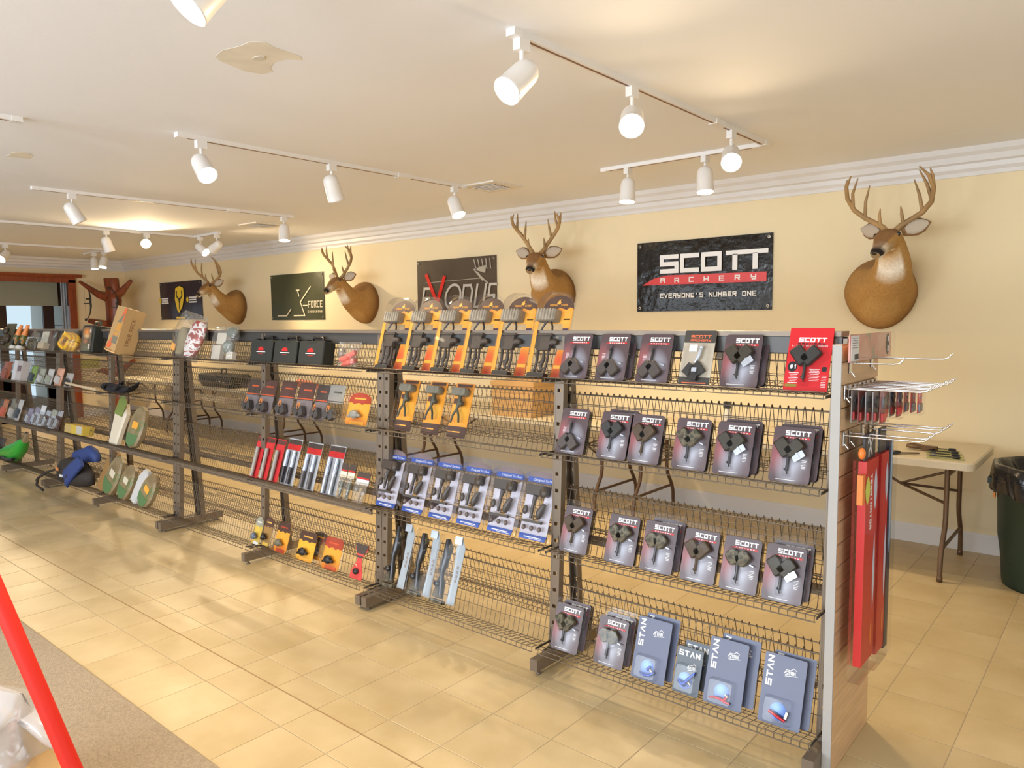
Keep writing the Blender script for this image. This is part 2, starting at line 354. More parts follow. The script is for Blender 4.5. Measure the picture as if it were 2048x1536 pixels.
for z in (.02,1.2,1.9,2.33): ring.append([(-13.95+.02*math.sin(j*1.7)+(.0 if z>1 else .02), 4.765+.011*j, z) for j in range(9)]+[(-13.945+.02*math.sin(j*1.7), 4.765+.011*j, z) for j in range(8,-1,-1)])
c_.loft(ring,0,True); tag(c_.build('curtain',cu),'blue-grey curtain hanging beside the jamb of the far opening','curtain')
glass=clear_mat('window_glass',(.97,.99,1),.03,.02)
fwm=mat('dark_brown_window_wood',(.07,.03,.02),.45)
f=MB()
for y in (1.0,2.0,3.0,4.19,): f.box((-15.0,y,1.2),(.07,.12,2.4))
f.box((-15.0,2.4,2.2),(.07,4.2,.5)); f.box((-15.0,2.4,.35),(.07,4.2,.7))
wo=struct(f.build('window_1',fwm))
for y in (1.5,2.5,3.6,): MB().box((-15.0,y,1.35),(.008,.9,1.4)).build('pane',glass,wo)
d=MB(); d.box((-15.0,4.90,1.03),(.06,.17,2.06)); d.box((-15.0,5.51,1.03),(.06,.13,2.06)); d.box((-15.0,5.2,1.98),(.06,.75,.16)); d.box((-15.0,5.2,.35),(.06,.75,.7)); d.box((-15.0,5.15,2.25),(.06,.9,.4))
do=struct(d.build('door_2',fwm)); MB().box((-15.0,5.21,1.3),(.008,.46,1.25)).build('pane',glass,do)
mu=MB()
for z in (.95,1.25,1.55): mu.box((-14.985,5.21,z),(.012,.46,.012))
mu.build('muntin',fwm,do)
# ------------------------------------------------------------------ track lighting
lampw=mat('white_lamp_enamel',(.80,.78,.76),.35); bulb=mat('glowing_bulb',(1,.9,.7),.4,emit=(1,.86,.58),es=30); bulb_off=mat('unlit_bulb',(.5,.48,.45),.3)
def track(name,x0,y0,x1,y1,label):
    t=thing(name,label,'light track',(x0,y0,CEIL)); dx,dy=x1-x0,y1-y0; L=math.hypot(dx,dy); a=math.atan2(dy,dx); t.rotation_euler=(0,0,a)
    m=MB(); m.box((L/2,0,-.012),(L,.036,.024)); m.box((.02,0,-.013),(.05,.042,.027)); m.box((L-.02,0,-.013),(.05,.042,.027)); m.build('rail',lampw,t)
    MB().box((L/2,0,-.0245),(L-.12,.010,.002)).build('slot',mat('brown_track_slot',(.22,.12,.08),.6),t)
    if L>1.5: MB().box((L*.72,0,-.014),(.12,.05,.03)).build('connector',lampw,t)
track('light_track',-1.83,2.18,-1.83,4.60,'white ceiling track running toward the wall above the black archery banner')
track('light_track',-1.86,4.60,-3.02,4.60,'short white ceiling track parallel to the wall, in front of the black archery banner')
track('light_track',-4.21,2.08,-4.21,4.42,'white ceiling track ending beside the nearer square vent')
track('light_track',-6.66,2.12,-6.66,4.45,'white ceiling track ending beside the farther square vent')
track('light_track',-9.05,2.1,-9.05,4.62,'white ceiling track beyond the farther vent, with the glaring lamp')
track('light_track',-9.03,4.64,-8.45,4.64,'stub of white ceiling track joining the one with the glaring lamp')
track('light_track',-11.5,2.3,-11.5,4.6,'last white ceiling track before the cased opening')
track('light_track',-11.53,4.6,-12.4,4.6,'stub of white track nearest the corner of the room')
track('light_track',-1.95,-1.1,-1.95,1.30,'white ceiling track overhead carrying the nearest lamp, before the tan stain')
track('light_track',-4.5,-1.1,-4.5,1.40,'white ceiling track overhead, before the fainter tan stain')
def lamp(x,y,d,lit,label,power=1.0):
    t=thing('track_spotlight',label,'spotlight',(x,y,CEIL-.024)); d=Vector(d).normalized()
    s=MB(); s.box((0,0,-.022),(.034,.06,.044)); s.tube([(0,0,-.04),(0,0,-.105)],.009,8); s.tube([(0,0,-.105),Vector((0,0,-.12))],.013,8); s.build('stem',lampw,t)
    q=d.to_track_quat('Z','Y').to_matrix().to_4x4(); piv=Vector((0,0,-.135)); q.translation=piv-d*.015
    c=MB(); pr=[(.0005,-.055),(.022,-.052),(.038,-.042),(.048,-.026),(.052,0),(.054,.06),(.056,.112),(.058,.118),(.055,.119),(.052,.112),(.050,.03),(.046,-.01),(.0005,-.012)]
    c.lathe(pr,22,0,True,q); can=c.build('can',lampw,t)
    b=MB(); b.lathe([(.0005,.117),(.03,.116),(.050,.110),(.046,.06),(.02,.0)],18,0,True,q); bo=b.build('bulb',bulb if lit else bulb_off,t)
    if lit:
        l=bpy.data.lights.new('spot','SPOT'); l.energy=SPOT_W*(1.0 if x>-4 else 1.35 if x>-6 else 2.1); l.color=WARM; l.spot_size=R(125); l.spot_blend=.75; l.shadow_soft_size=.045
        lo=bpy.data.objects.new('spot_beam',l); COL.objects.link(lo); lo.parent=t; lo.location=piv+d*.125; lo.rotation_euler=d.to_track_quat('-Z','Y').to_euler()
lamp(-1.83,2.24,(-.09,-.66,-.6),1,'lit white spotlight at the near end of the track by the black archery banner')
lamp(-1.83,3.03,(.42,-.72,-.55),1,'glaring white spotlight, second along the track by the black archery banner')
lamp(-1.83,4.10,(.36,-.76,-.55),1,'glaring white spotlight, third along the track by the black archery banner')
lamp(-2.81,4.60,(.03,-.15,-1),1,'lit white spotlight pointing down from the far end of the short track')
lamp(-2.23,4.60,(.10,-.14,-1),1,'lit white spotlight pointing down from the middle of the short track')
lamp(-4.21,2.22,(.63,-.05,-.6),1,'lit white spotlight at the near end of the track ending by the nearer vent')
lamp(-4.21,3.13,(-.10,.38,-.9),1,'white spotlight turned away, middle of the track ending by the nearer vent')
lamp(-4.21,4.30,(.45,-.05,-.85),1,'lit white spotlight at the wall end of the track by the nearer vent')
lamp(-6.66,2.40,(.1,.42,-.8),0,'unlit white spotlight at the near end of the track by the farther vent')
lamp(-6.66,4.35,(.14,-.1,-.95),1,'lit white spotlight at the wall end of the track by the farther vent')
lamp(-9.05,3.60,(.0,.3,-.95),0,'white spotlight facing away, on the track with the glaring lamp')
lamp(-9.05,4.05,(.85,-.5,.12),1,'small glaring spotlight aimed across the ceiling of the sales floor')
lamp(-8.92,4.64,(.75,.25,-.55),1,'brightly lit white spotlight tilted down beside the glaring lamp')
lamp(-8.52,4.64,(-.8,-.1,-.35),0,'shaded white spotlight tilted sideways at the end of the track stub')
lamp(-11.5,3.30,(.4,-.6,-.55),1,'lit spotlight on the last ceiling track before the cased opening')
lamp(-12.05,4.6,(.1,.0,-.9),1,'white spotlight at the end of the stub nearest the room corner')
lamp(-11.70,4.6,(.2,-.3,-.9),1,'white spotlight second from the room corner')
lamp(-1.95,1.08,(-.16,-.59,-.75),1,'large lit spotlight overhead beside the tan ceiling stain')
lamp(-4.5,1.22,(.05,-.1,-1),1,'lit spotlight cut by the frame edge beside the fainter stain')
# ------------------------------------------------------------------ gondola shelving
XP=[-.79-1.213*n for n in range(9)]           # upright positions
ROWY={1:2.565,2:2.545,3:2.53,4:2.505}; ROWZ={1:1.3095,2:.9825,3:.5505,4:.1055}
def legy(z): return .092-(.092-.030)*(z/1.3)   # half spread of the A-frame at height z
YC=2.745
def wire_shelf_mesh(L,short=False):
    m=MB(); n=int(round(L/.0305)); h=L/2
    P=[(0,0),(.002,.022),(.115,0),(.124,.010)]+([(.160,.146)] if short else [(.19,.262),(.197,.274),(.204,.262)])
    for i in range(n+1):
        x=-h+.004+(L-.008)*i/n
        m.tube([(x,y,z) for y,z in P],.0016,4,0,True,False)
    for y,z,r in [q for q in ((-.001,0,.0024),(.001,.021,.0022),(.04,.016,.0016),(.08,.0085,.0016),(.116,.0005,.002),(.139,.06,.0017),(.153,.112,.0017),(.166,.164 if not short else .14,.0017),(.180,.216,.0017),(.1925,.262,.0024)) if not (short and q[1]>.15)]:
        m.tube([(-h,y-.0015,z),(h,y-.0015,z)],r,5,0,True)
    return m.mesh('wire_basket',WIRE)
SH=wire_shelf_mesh(1.185); SH1=wire_shelf_mesh(1.185,True)
def bracket_mesh():
    m=MB()
    m.prism([(0,0),(.003,0),(.003,.010),(0,.010)],.03,.14)
    return m.mesh('bracket',DSTEEL)
BR=bracket_mesh()
def leg_mesh(sg):
    m=MB(); a=Vector((0,sg*legy(.05),.05)); b=Vector((0,sg*legy(1.505),1.505)); d=b-a; L=d.length
    rot=Matrix.Rotation(math.atan2(-d.y,d.z),3,'X')
    # slotted channel: web pieces between the slots, two side flanges
    c=(a+b)/2
    for sx in (-.0215,.0215): m.box(c+rot@Vector((sx,0,0)),(.006,.034,L),0,rot)
    for sx in (-.0145,.0145): m.box(c+rot@Vector((sx,-sg*-.014,0)),(.009,.004,L),1,rot)
    k=int(L/.0762)
    for i in range(k): m.box(c+rot@Vector((0,sg*.014,-L/2+.0762*(i+.42))),(.022,.004,.060),1,rot)
    return m.mesh('leg',[STEEL,STEEL])
LEGF,LEGB=leg_mesh(-1),leg_mesh(1)
def foot_mesh():
    m=MB(); m.prism([(-.02,.022),(.02,.022),(.02,.075),(-.02,.075)],-.25,.25)
    for y in (-.215,.215): m.lathe([(.0005,0),(.012,0),(.012,.006),(.006,.008),(.006,.024)],10,0,True,Matrix.Translation((0,y,0)))
    return m.mesh('foot',STEEL)
FT=foot_mesh()
RUN=['slatwall end','second run from the slatwall end','third run','farthest run']
RUNL=['two-bay grey steel wire-shelf display rack ending at the wooden slat panel','two-bay wire-shelf display rack second from the slat panel, holding knives and black cases','two-bay wire-shelf display rack third from the slat panel, with the open carton on top','farthest wire-shelf display rack, crowded with small goods before the cased opening']
for k in range(4):
    xa,xb=XP[2*k],XP[2*k+2]; xm=XP[2*k+1]
    t=thing('gondola_rack',RUNL[k],'display rack',(xm,YC,0),group='wire-shelf display racks in one line')
    for i,x in enumerate((xa-.027 if k else xa-.012,xm,xb+.026)):
        link('leg',LEGF,t,(x-xm,0,0)); link('leg',LEGB,t,(x-xm,0,0))
        if not (k==0 and i==0): link('foot',FT,t,(x-xm,0,0))
        else: link('foot',FT,t,(x-xm-.005,0,0))
    L=xa-xb-.012
    tb=MB(); tb.box((0,-.030,1.482),(L,.012,.058)); tb.build('lower_beam',DSTEEL,t); tb=MB(); tb.box((0,.030,1.482),(L,.012,.058)); tb.build('lower_beam',DSTEEL,t)
    tb=MB(); tb.box((0,0,1.522),(L,.09,.018)); tb.build('top_cap',STEEL,t)
    if k: MB().box((0,-.150,.535),(L,.014,.042)).build('support_rail',STEEL,t)
    MB().box((0,.150,.535),(L,.014,.042)).build('support_rail',STEEL,t)
    for b in range(2):
        x=(XP[2*k+b]+XP[2*k+b+1])/2-xm
        for r in (1,2,3,4):
            s=link('wire_shelf',SH1 if r==1 else SH,t,(x,ROWY[r]-YC,ROWZ[r])); s2=link('wire_shelf',SH1 if r==1 else SH,t,(x,YC-ROWY[r],ROWZ[r]),(0,0,math.pi))
            for sx in (-.588,.585):
                link('bracket',BR,s,(sx,.0,-.004)); 
# ------------------------------------------------------------------ slatwall end panel and what hangs on it
slat_m=mat('tan_slatwall_laminate',(.60,.40,.23),.5,var=.12,vscale=5,stretch=(1,1,12)); edge_m=mat('white_edge_band',(.40,.385,.37),.5)
sw=thing('slatwall_panel','tall tan slat panel with white front edge closing the rack end','slatwall',(-.76,2.8,0))
MB().box((-.014,.0,.745),(.016,.44,1.49)).build('backing',slat_m,sw)
MB().box((-.011,-.2225,.745),(.030,.006,1.49)).build('edge_band',edge_m,sw)
SLH=.0775
sl_me={}
z=.0
for i in range(20):
    h=.117 if i==0 else SLH
    if z+h>1.49: h=1.49-z
    if h<.02: break
    key=round(h,3)
    if key not in sl_me:
        m=MB(); p=[(-.006,0),(.004,0),(.004,h-.012),(.001,h-.006),(-.006,h-.006)]
        V0=[(x,-.218,zz) for x,zz in p]; V1=[(x,.22,zz) for x,zz in p]; m.loft([V1,V0],0,False); sl_me[key]=m.mesh('slat',slat_m)
    link('slat',sl_me[key],sw,(0,0,z)); z+=h
def hook_mesh(L):
    m=MB(); m.box((.006,0,-.012),(.003,.022,.045)); m.tube([(.006,0,0),(L-.03,0,0),(L-.012,0,.004),(L,0,.018)],.0028,6); m.ball((L,0,.019),.0042,0,8,5)
    m.tube([(.008,-.0,-.03),(.02,0,-.045)],.0025,6); return m.mesh('peg_hook',CHROME)
HK=hook_mesh(.26); HKS=hook_mesh(.17)
def hook(y,z,me,label):
    o=link('peg_hook',me,None,(-.757,y,z)); tag(o,label,'hook','chrome hooks on the slat panel'); return o
hook(2.66,1.425,HKS,'short chrome hook under the camouflage header card, nearer the white edge'); hook(2.92,1.432,HK,'long chrome hook under the camouflage header card')
YH=[2.61,2.655,2.715,2.765,2.825,2.87,2.93,2.985]
for i,y in enumerate(YH): hook(y,1.342,HK,'chrome hook in the crowded middle row, %s from the white panel edge'%['first','second','third','fourth','fifth','sixth','seventh','eighth'][i])
for i,(y,nm) in enumerate(((2.61,'nearest the white panel edge'),(2.68,'second from the white panel edge'),(2.83,'third from the white panel edge'),(2.92,'fourth from the white panel edge'),(2.98,'farthest from the white panel edge'))): hook(y,1.185,HK,'empty chrome hook in the low row, '+nm)
# header card pack
hd=thing('header_card_pack','pink and green camouflage header card pack atop the slat panel','hanging pack',(-.735,2.84,1.432))
camo_pink=ramp_mat('pink_green_camouflage',[(.0,(.16,.22,.16)),(.42,(.22,.24,.18)),(.46,(.58,.20,.17)),(.62,(.70,.36,.30)),(.8,(.62,.45,.33))],7,3,.4,stretch=(1,1,1))
m=MB(); m.box((0,0,.045),(.004,.52,.092)); m.build('card',camo_pink,hd)
m=MB(); m.box((.003,-.205,.044),(.002,.085,.084)); m.build('price_label',WHITE,hd)
m=MB()
for i in range(9): m.box((.0045,-.19+.005*i-.02,.016),(.001,.002 if i%3 else .0035,.018))
for k in range(5): m.box((.0045,-.207,.078-.008*k),(.001,.05 if k%2 else .06,.0015))
m.build('barcode',BLACK,hd)
m=MB(); o=[( .004,.205+.022*math.cos(t*.35),.047+.04*math.sin(t*.35)) for t in range(18)]; m.add(o+[(p[0]-.002,p[1],p[2]) for p in o],[tuple(range(18))]); m.build('emblem',BLACK,hd)
m=MB()
for y_,z_,a,b_ in ((.206,.066,.014,.02),(.206,.030,.014,.02)): m.box((.0048,y_,z_),(.001,a,b_))
m.build('emblem_print',WHITE,hd)
MB().box((.012,0,.046),(.016,.50,.088)).build('blister',CLEAR,hd)
# small hanging clamshells
def hang_pack(x,y,z,kind,label):
    t=thing('hanging_pack',label,'hanging pack',(x,y,z),group='clear packs hanging on the slat panel hooks'); w_=.066
    h=.105 if kind!='red' else .10
    m=MB(); m.box((0,0,-h/2-.004),(.002,w_,h)); m.build('card',{'dark':mat('dark_red_card',(.22,.03,.03),.4),'grey':mat('grey_card',(.35,.33,.34),.4),'red':RED}[kind],t)
    m=MB()
    if kind=='red':
        m.box((.003,0,-.085),(.005,.05,.028)); m.box((.002,.012,-.05),(.002,.014,.01)); m.box((.002,0,-.012),(.002,.05,.012))
    else:
        m.box((.005,0,-.04),(.006,.03,.026),0,Matrix.Rotation(.7,3,'X')); m.box((.004,.0,-.088),(.006,.04,.026),1)
    m.build('goods',[mat('blued_steel_blade',(.10,.11,.13),.3,.6),RED],t)
    m=MB(); m.box((.006,0,-h/2-.004),(.013,w_+.006,h+.012)); m.build('blister',CLEAR,t)
pk=0
for i,(y,n_,kind) in enumerate(((2.655,5,'grey'),(2.765,4,'dark'),(2.87,5,'grey'),(2.985,6,'red'))):
    for j in range(n_):
        kd='dark' if (kind=='grey' and j in(1,4)) else kind
        hang_pack(-.735+.022*j+(.02 if kind=='red' else 0), y, 1.338, kd, '%s pack, %s from the panel on the %s'%({'grey':'clear grey-carded','dark':'dark red carded','red':'bright red carded'}[kd],['first','second','third','fourth','fifth','sixth'][j],['hook nearest the white edge','second loaded hook','third loaded hook','farthest loaded hook'][i]))
# tall red tackle packs
def red_pack(x,y,z0,z1,w_,first,label):
    t=thing('arrow_pack',label,'hanging pack',(x,y,z0),group='tall red arrow packs'); h=z1-z0
    MB().box((0,0,h/2),(.026,w_,h)).build('box',RED,t)
    dk=mat('dark_print',(.015,.016,.03),.4); wp=mat('pale_blue_print',(.62,.66,.85),.4); og=mat('orange_print',(.85,.22,.03),.4); ly=mat('lime_print',(.65,.75,.10),.4)
    m=MB(); m.box((.0,0,h+.045),(.006,w_*.85,.088)); m.build('hang_tag',dk,t)
    m=MB()
    V=lambda pts: [(.0135,a,b_) for a,b_ in pts]
    def leaf(cy_,cz,a,b_,mi):
        o=[(a*math.cos(q)*abs(math.cos(q)),b_*math.sin(q)) for q in [2*math.pi*i/14 for i in range(14)]]
        m.add([(.0137,cy_+p,cz+q) for p,q in o]+[(.0129,cy_+p,cz+q) for p,q in o],[tuple(range(14))],mi)
    leaf(w_*.28,h-.11,.02,.075,0); leaf(w_*.30,h-.40,.014,.14,0); leaf(w_*.22,h-.62,.010,.05,1)
    if first: leaf(-w_*.36,h-.10,.028,.05,2)
    m.build('arrow_print',[wp,og,ly],t)
    if first:
        l=MB(); letters(l,'TERMINATOR',0,0,.019,.0155,.004,.0042); me=l.mesh('title_lettering',WHITE)
        link('title_lettering',me,t,(.0136,-.022,h-.05)).rotation_euler=(0,R(90),R(90))
        s=MB(); strokes(s,[[(-.022,.034),(.0,-.002),(.02,-.03)],[(.024,.022),(.0,-.002),(-.02,-.02),(-.02,-.034)],[(-.022,.034),(-.028,.012)]],.006,0,.001); me=s.mesh('tag_emblem',WHITE)
        link('tag_emblem',me,t,(.0036,0,h+.045)).rotation_euler=(0,0,R(90))
        b_=MB(); b_.ball((.002,-w_*.62,h+.03),(.012,.014,.02)); b_.build('orange_bobber',og,t)
        b_=MB(); b_.box((.004,-w_*.66,h-.09),(.018,.03,.10)); b_.build('orange_cap',og,t)
    MB().box((.003,-.012,h/2+.02),(.04,w_+.07,h+.12)).build('sleeve',CLEAR,t)
red_pack(-.695,2.70,.39,1.10,.15,True,'tall red pack lettered down its side, under the slat panel hooks')
red_pack(-.695,2.86,.37,1.10,.10,False,'tall red pack with pale streaks, behind the lettered red pack')
bt=thing('arrow_pack','tall pale blue and black pack behind the red ones on the slat panel','hanging pack',(-.695,2.955,.35),group='tall red arrow packs')
m=MB(); m.box((0,0,.39),(.02,.05,.78)); m.build('box',mat('navy_box',(.015,.017,.05),.4),bt)
m=MB(); m.prism([(-.006,.40),(.006,.36),(.010,.40),(.012,.78),(.004,.80),(-.008,.70)],-.002,0); me=m.mesh('pale_stripe',mat('pale_blue_stripe',(.45,.62,.85),.35)); link('pale_stripe',me,bt,(.0105,0,0)).rotation_euler=(0,0,R(90))
MB().box((.004,.005,.40),(.032,.085,.84)).build('sleeve',CLEAR,bt)
# ------------------------------------------------------------------ folding tables along the back wall
ttop=mat('tan_moulded_plastic',(.56,.49,.36),.5,bump=.06,bscale=120); tleg=mat('brown_enamelled_tube',(.13,.075,.04),.4,.3)
def table(x0,x1,label):
    cx=(x0+x1)/2; t=thing('folding_table',label,'table',(cx,5.26,0),group='folding tables along the wall'); L=x1-x0
    m=MB(); o=rrect(-L/2,L/2,-.38,.38,.05,5); i=shrink(o,.992)
    m.loft([[(x,y,.69) for x,y in o],[(x,y,.728) for x,y in o],[(x,y,.735) for x,y in i]],0,False); m.build('tabletop',ttop,t)
    for sx in (-1,1):
        X=sx*(L/2-.16)
        for sy in (-1,1):
            m=MB(); m.tube([(X,sy*.21,.69),(X,sy*.21,.36),(X,sy*.225,.30),(X,sy*.30,.19),(X,sy*.32,.13),(X,sy*.325,.012)],.0145,8); m.lathe([(.0005,0),(.017,0),(.017,.03),(.0145,.032)],8,0,True,Matrix.Translation((X,sy*.325,0))); m.build('leg',tleg,t)
        m=MB(); m.tube([(X,-.30,.19),(X,.30,.19)],.011,6); m.build('crossbar',tleg,t); m=MB(); m.tube([(X,-.21,.62),(X,.21,.62)],.011,6); m.build('crossbar',tleg,t)
        m=MB(); m.tube([(X,0,.62),(X-sx*.30,0,.50),(X-sx*.62,0,.685)],.009,6); m.tube([(X,-.21,.45),(X-sx*.30,0,.50)],.009,6); m.tube([(X,.21,.45),(X-sx*.30,0,.50)],.009,6); m.build('brace',tleg,t)
TX=[(-3.12,-.70),(-5.58,-3.16),(-8.04,-5.62),(-10.5,-8.08),(-12.37,-10.54)]
for (a,b_),l in zip(TX,('tan folding table beside the trash can, with broadheads laid on it','second folding table from the trash can, holding stacked cartons','third folding table from the trash can, with a clear bag on it','fourth folding table from the trash can, under the long black case','last folding table, near the carved wooden bow tree')): table(a,b_,l)
ZT=.736
card=mat('brown_corrugated_card',(.50,.31,.13),.75,var=.06,vscale=3)
def carton(cx,cy,z,sx,sy,h,rz,label):
    t=thing('carton',label,'box',(cx,cy,z),(0,0,rz),group='cartons stacked on a folding table'); m=MB()
    m.box((0,0,h*.3),(sx,sy,h*.6)); m.build('body',card,t); m=MB(); m.box((0,0,h*.8),(sx+.012,sy+.012,h*.4-.002)); m.build('lid',card,t)
carton(-4.20,5.14,ZT,.42,.42,.105,.12,'lowest flat brown carton of the stack seen behind the wire shelves')
carton(-4.20,5.14,ZT+.106,.42,.42,.10,.10,'middle flat brown carton of the stack seen behind the wire shelves')
carton(-4.20,5.14,ZT+.207,.43,.42,.10,.13,'topmost flat brown carton of the stack seen behind the wire shelves')
blk=mat('black_moulded_case',(.02,.022,.018),.5)
t=thing('long_case','long black moulded case with handle on the fourth folding table','case',(-9.24,5.05,ZT)); 
m=MB()
m.loft([[(x,y,0) for x,y in rrect(-.36,.36,-.13,.13,.03)],[(x,y,.05) for x,y in rrect(-.38,.38,-.14,.14,.03)],[(x,y,.062) for x,y in rrect(-.40,.40,-.15,.15,.03)]],0,False); m.build('base',blk,t)
m=MB(); m.loft([[(x,y,.064) for x,y in rrect(-.42,.42,-.15,.15,.03)],[(x,y,.15) for x,y in rrect(-.45,.45,-.14,.14,.03)],[(x,y,.165) for x,y in rrect(-.43,.43,-.12,.12,.03)]],0,False); m.build('lid',blk,t)
m=MB(); m.tube([(-.06,0,.165),(-.06,0,.225),(.06,0,.225),(.06,0,.165)],.012,6); m.build('handle',blk,t)
# broadheads and tools on the near table
def broadhead(x,y,rz,label):
    t=thing('broadhead_pack',label,'broadhead',(x,y,ZT),(0,0,rz),group='broadhead packs lying on the near table')
    m=MB(); m.box((0,0,.002),(.19,.045,.004)); m.build('tray',mat('olive_green_card',(.35,.36,.12),.5),t)
    m=MB(); m.tube([(-.08,0,.012),(.03,0,.012)],.0035,6); m.lathe([(.0005,0),(.009,.01),(.009,.04),(.0005,.05)],8,0,True,Matrix.Translation((.03,0,.012))@Matrix.Rotation(R(90),4,'Y')); m.build('shaft',BLACK,t)
    m=MB()
    for a in (0,120,240):
        m.prism([(-.095,0),(-.05,.014),(-.045,0)],-.0006,.0006)
    m.T=Matrix(); me=m.mesh('blade',CHROME); link('blade',me,t,(0,0,.012)); b2=link('blade',me,t,(0,0,.012)); b2.rotation_euler=(R(90),0,0)
    m=MB(); m.box((-.05,0,.011),(.06,.036,.016)); m.build('blister',CLEAR,t)
for i,(x,y) in enumerate(((-.86,4.97),(-.88,5.06),(-.90,5.15),(-.93,5.25))): broadhead(x,y,.08,['broadhead pack nearest the front edge of the table by the trash can','second broadhead pack from the table front by the trash can','third broadhead pack from the table front by the trash can','broadhead pack nearest the wall on the table by the trash can'][i])
t=thing('caliper','brown hand caliper lying open on the near folding table','tool',(-1.10,4.98,ZT),(0,0,.5))
m=MB(); m.box((0,0,.008),(.20,.018,.008)); m.box((-.09,.02,.010),(.02,.05,.010)); m.box((-.04,.018,.010),(.03,.05,.012)); m.build('body',tleg,t); m=MB(); m.lathe([(.0005,0),(.026,0),(.026,.014),(.0005,.016)],14,0,True,Matrix.Translation((-.03,.0,.006))); m.build('dial',BLACK,t)
t=thing('scope_mount','round brown bracket with a hole lying on the near folding table','tool',(-1.07,5.22,ZT),(0,0,-.3))
m=MB(); m.tube([(.05*math.cos(a*.6283),.035*math.sin(a*.6283),.02) for a in range(11)],.012,6,caps=False); m.build('ring',tleg,t); m=MB(); m.box((.09,-.01,.02),(.09,.035,.03)); m.build('clamp',tleg,t)
# trash can with a black liner
gcan=mat('dark_green_bin_plastic',(.010,.028,.018),.45,bump=.1,bscale=60)
t=thing('trash_can','dark green round trash can with a black liner beside the near table','trash can',(-.335,5.22,0))
m=MB(); m.lathe([(.0005,0),(.245,0),(.25,.02),(.285,.50),(.295,.64),(.30,.66)],36); m.lathe([(.30,.66),(.312,.665),(.314,.70),(.305,.705),(.295,.69),(.28,.3),(.24,.03)],36); m.build('body',gcan,t)
m=MB()
for a in (R(180),R(0)):
    m.box((.31*math.cos(a),.31*math.sin(a),.60),(.05,.10,.035),0,Matrix.Rotation(a,3,'Z'))
m.build('handle',gcan,t)
lin=mat('black_glossy_liner',(.012,.012,.014),.12,bump=.6,bscale=18)
m=MB(); nn=72; rings=[]
for r,z,w_ in ((.318,.55,.016),(.325,.60,.014),(.322,.66,.010),(.318,.712,.004),(.30,.718,.003),(.285,.70,.006),(.25,.66,.02),(.20,.60,.03)):
    rings.append([((r+w_*math.sin(11*q+z*9))*math.cos(q),(r+w_*math.sin(11*q+z*9))*math.sin(q),z+.012*math.sin(7*q)*(1 if z<.6 else .2)) for q in [2*math.pi*j/nn for j in range(nn)]])
m.loft(rings,0,True,False,False); m.build('liner',lin,t)
m=MB(); m.box((-.297,-.05,.52),(.012,.03,.035)); q=m.build('sticker',mat('orange_sticker',(.75,.28,.03),.5),t)
# ------------------------------------------------------------------ deer shoulder mounts
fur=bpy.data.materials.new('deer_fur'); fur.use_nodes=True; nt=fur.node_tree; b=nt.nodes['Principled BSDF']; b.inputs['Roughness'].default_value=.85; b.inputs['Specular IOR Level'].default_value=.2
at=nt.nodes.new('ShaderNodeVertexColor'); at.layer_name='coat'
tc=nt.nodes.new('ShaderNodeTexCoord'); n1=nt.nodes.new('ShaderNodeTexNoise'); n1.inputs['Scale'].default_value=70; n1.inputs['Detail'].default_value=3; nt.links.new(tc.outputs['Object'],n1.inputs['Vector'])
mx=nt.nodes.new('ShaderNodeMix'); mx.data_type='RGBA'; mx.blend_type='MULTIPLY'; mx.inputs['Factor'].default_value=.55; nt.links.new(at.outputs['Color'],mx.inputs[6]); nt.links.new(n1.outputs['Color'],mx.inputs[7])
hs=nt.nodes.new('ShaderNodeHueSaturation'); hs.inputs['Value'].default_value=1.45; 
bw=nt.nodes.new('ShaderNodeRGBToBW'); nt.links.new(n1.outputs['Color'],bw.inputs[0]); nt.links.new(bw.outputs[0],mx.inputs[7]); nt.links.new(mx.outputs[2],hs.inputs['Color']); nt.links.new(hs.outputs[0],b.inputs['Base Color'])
bp=nt.nodes.new('ShaderNodeBump'); bp.inputs['Strength'].default_value=.5; bp.inputs['Distance'].default_value=.006; nt.links.new(n1.outputs[0],bp.inputs['Height']); nt.links.new(bp.outputs[0],b.inputs['Normal'])
antler=mat('antler_bone',(.36,.22,.09),.55,bump=.2,bscale=40,var=.3,vscale=7); eyem=mat('glass_eye',(.008,.005,.004),.06,coat=1); nosem=mat('wet_nose',(.012,.010,.010),.25)
earm=mat('pale_ear_lining',(.50,.42,.33),.9); furb=mat('ear_fur',(.27,.15,.06),.9)
UL=[((0,.245),(0,-.245),.232),((.03,.255),(.035,-.25),.242),((.085,.248),(.11,-.215),.236),((.135,.222),(.19,-.152),.208),((.19,.208),(.27,-.085),.172),((.25,.220),(.345,-.02),.145),((.31,.258),(.405,.05),.124),((.38,.325),(.458,.135),.102)]
RG=[(.345,.343,14,.080,.078,.092),(.388,.358,-22,.082,.062,.098),(.428,.338,-36,.070,.050,.084),(.472,.304,-37,.054,.041,.064),(.513,.272,-37,.044,.035,.050),(.542,.249,-37,.042,.033,.043),(.558,.237,-37,.028,.022,.028)]
OFF=[0,0,.006,.03,.065,.098,.124,.140,.148,.15,.15,.15,.15,.15,.15]
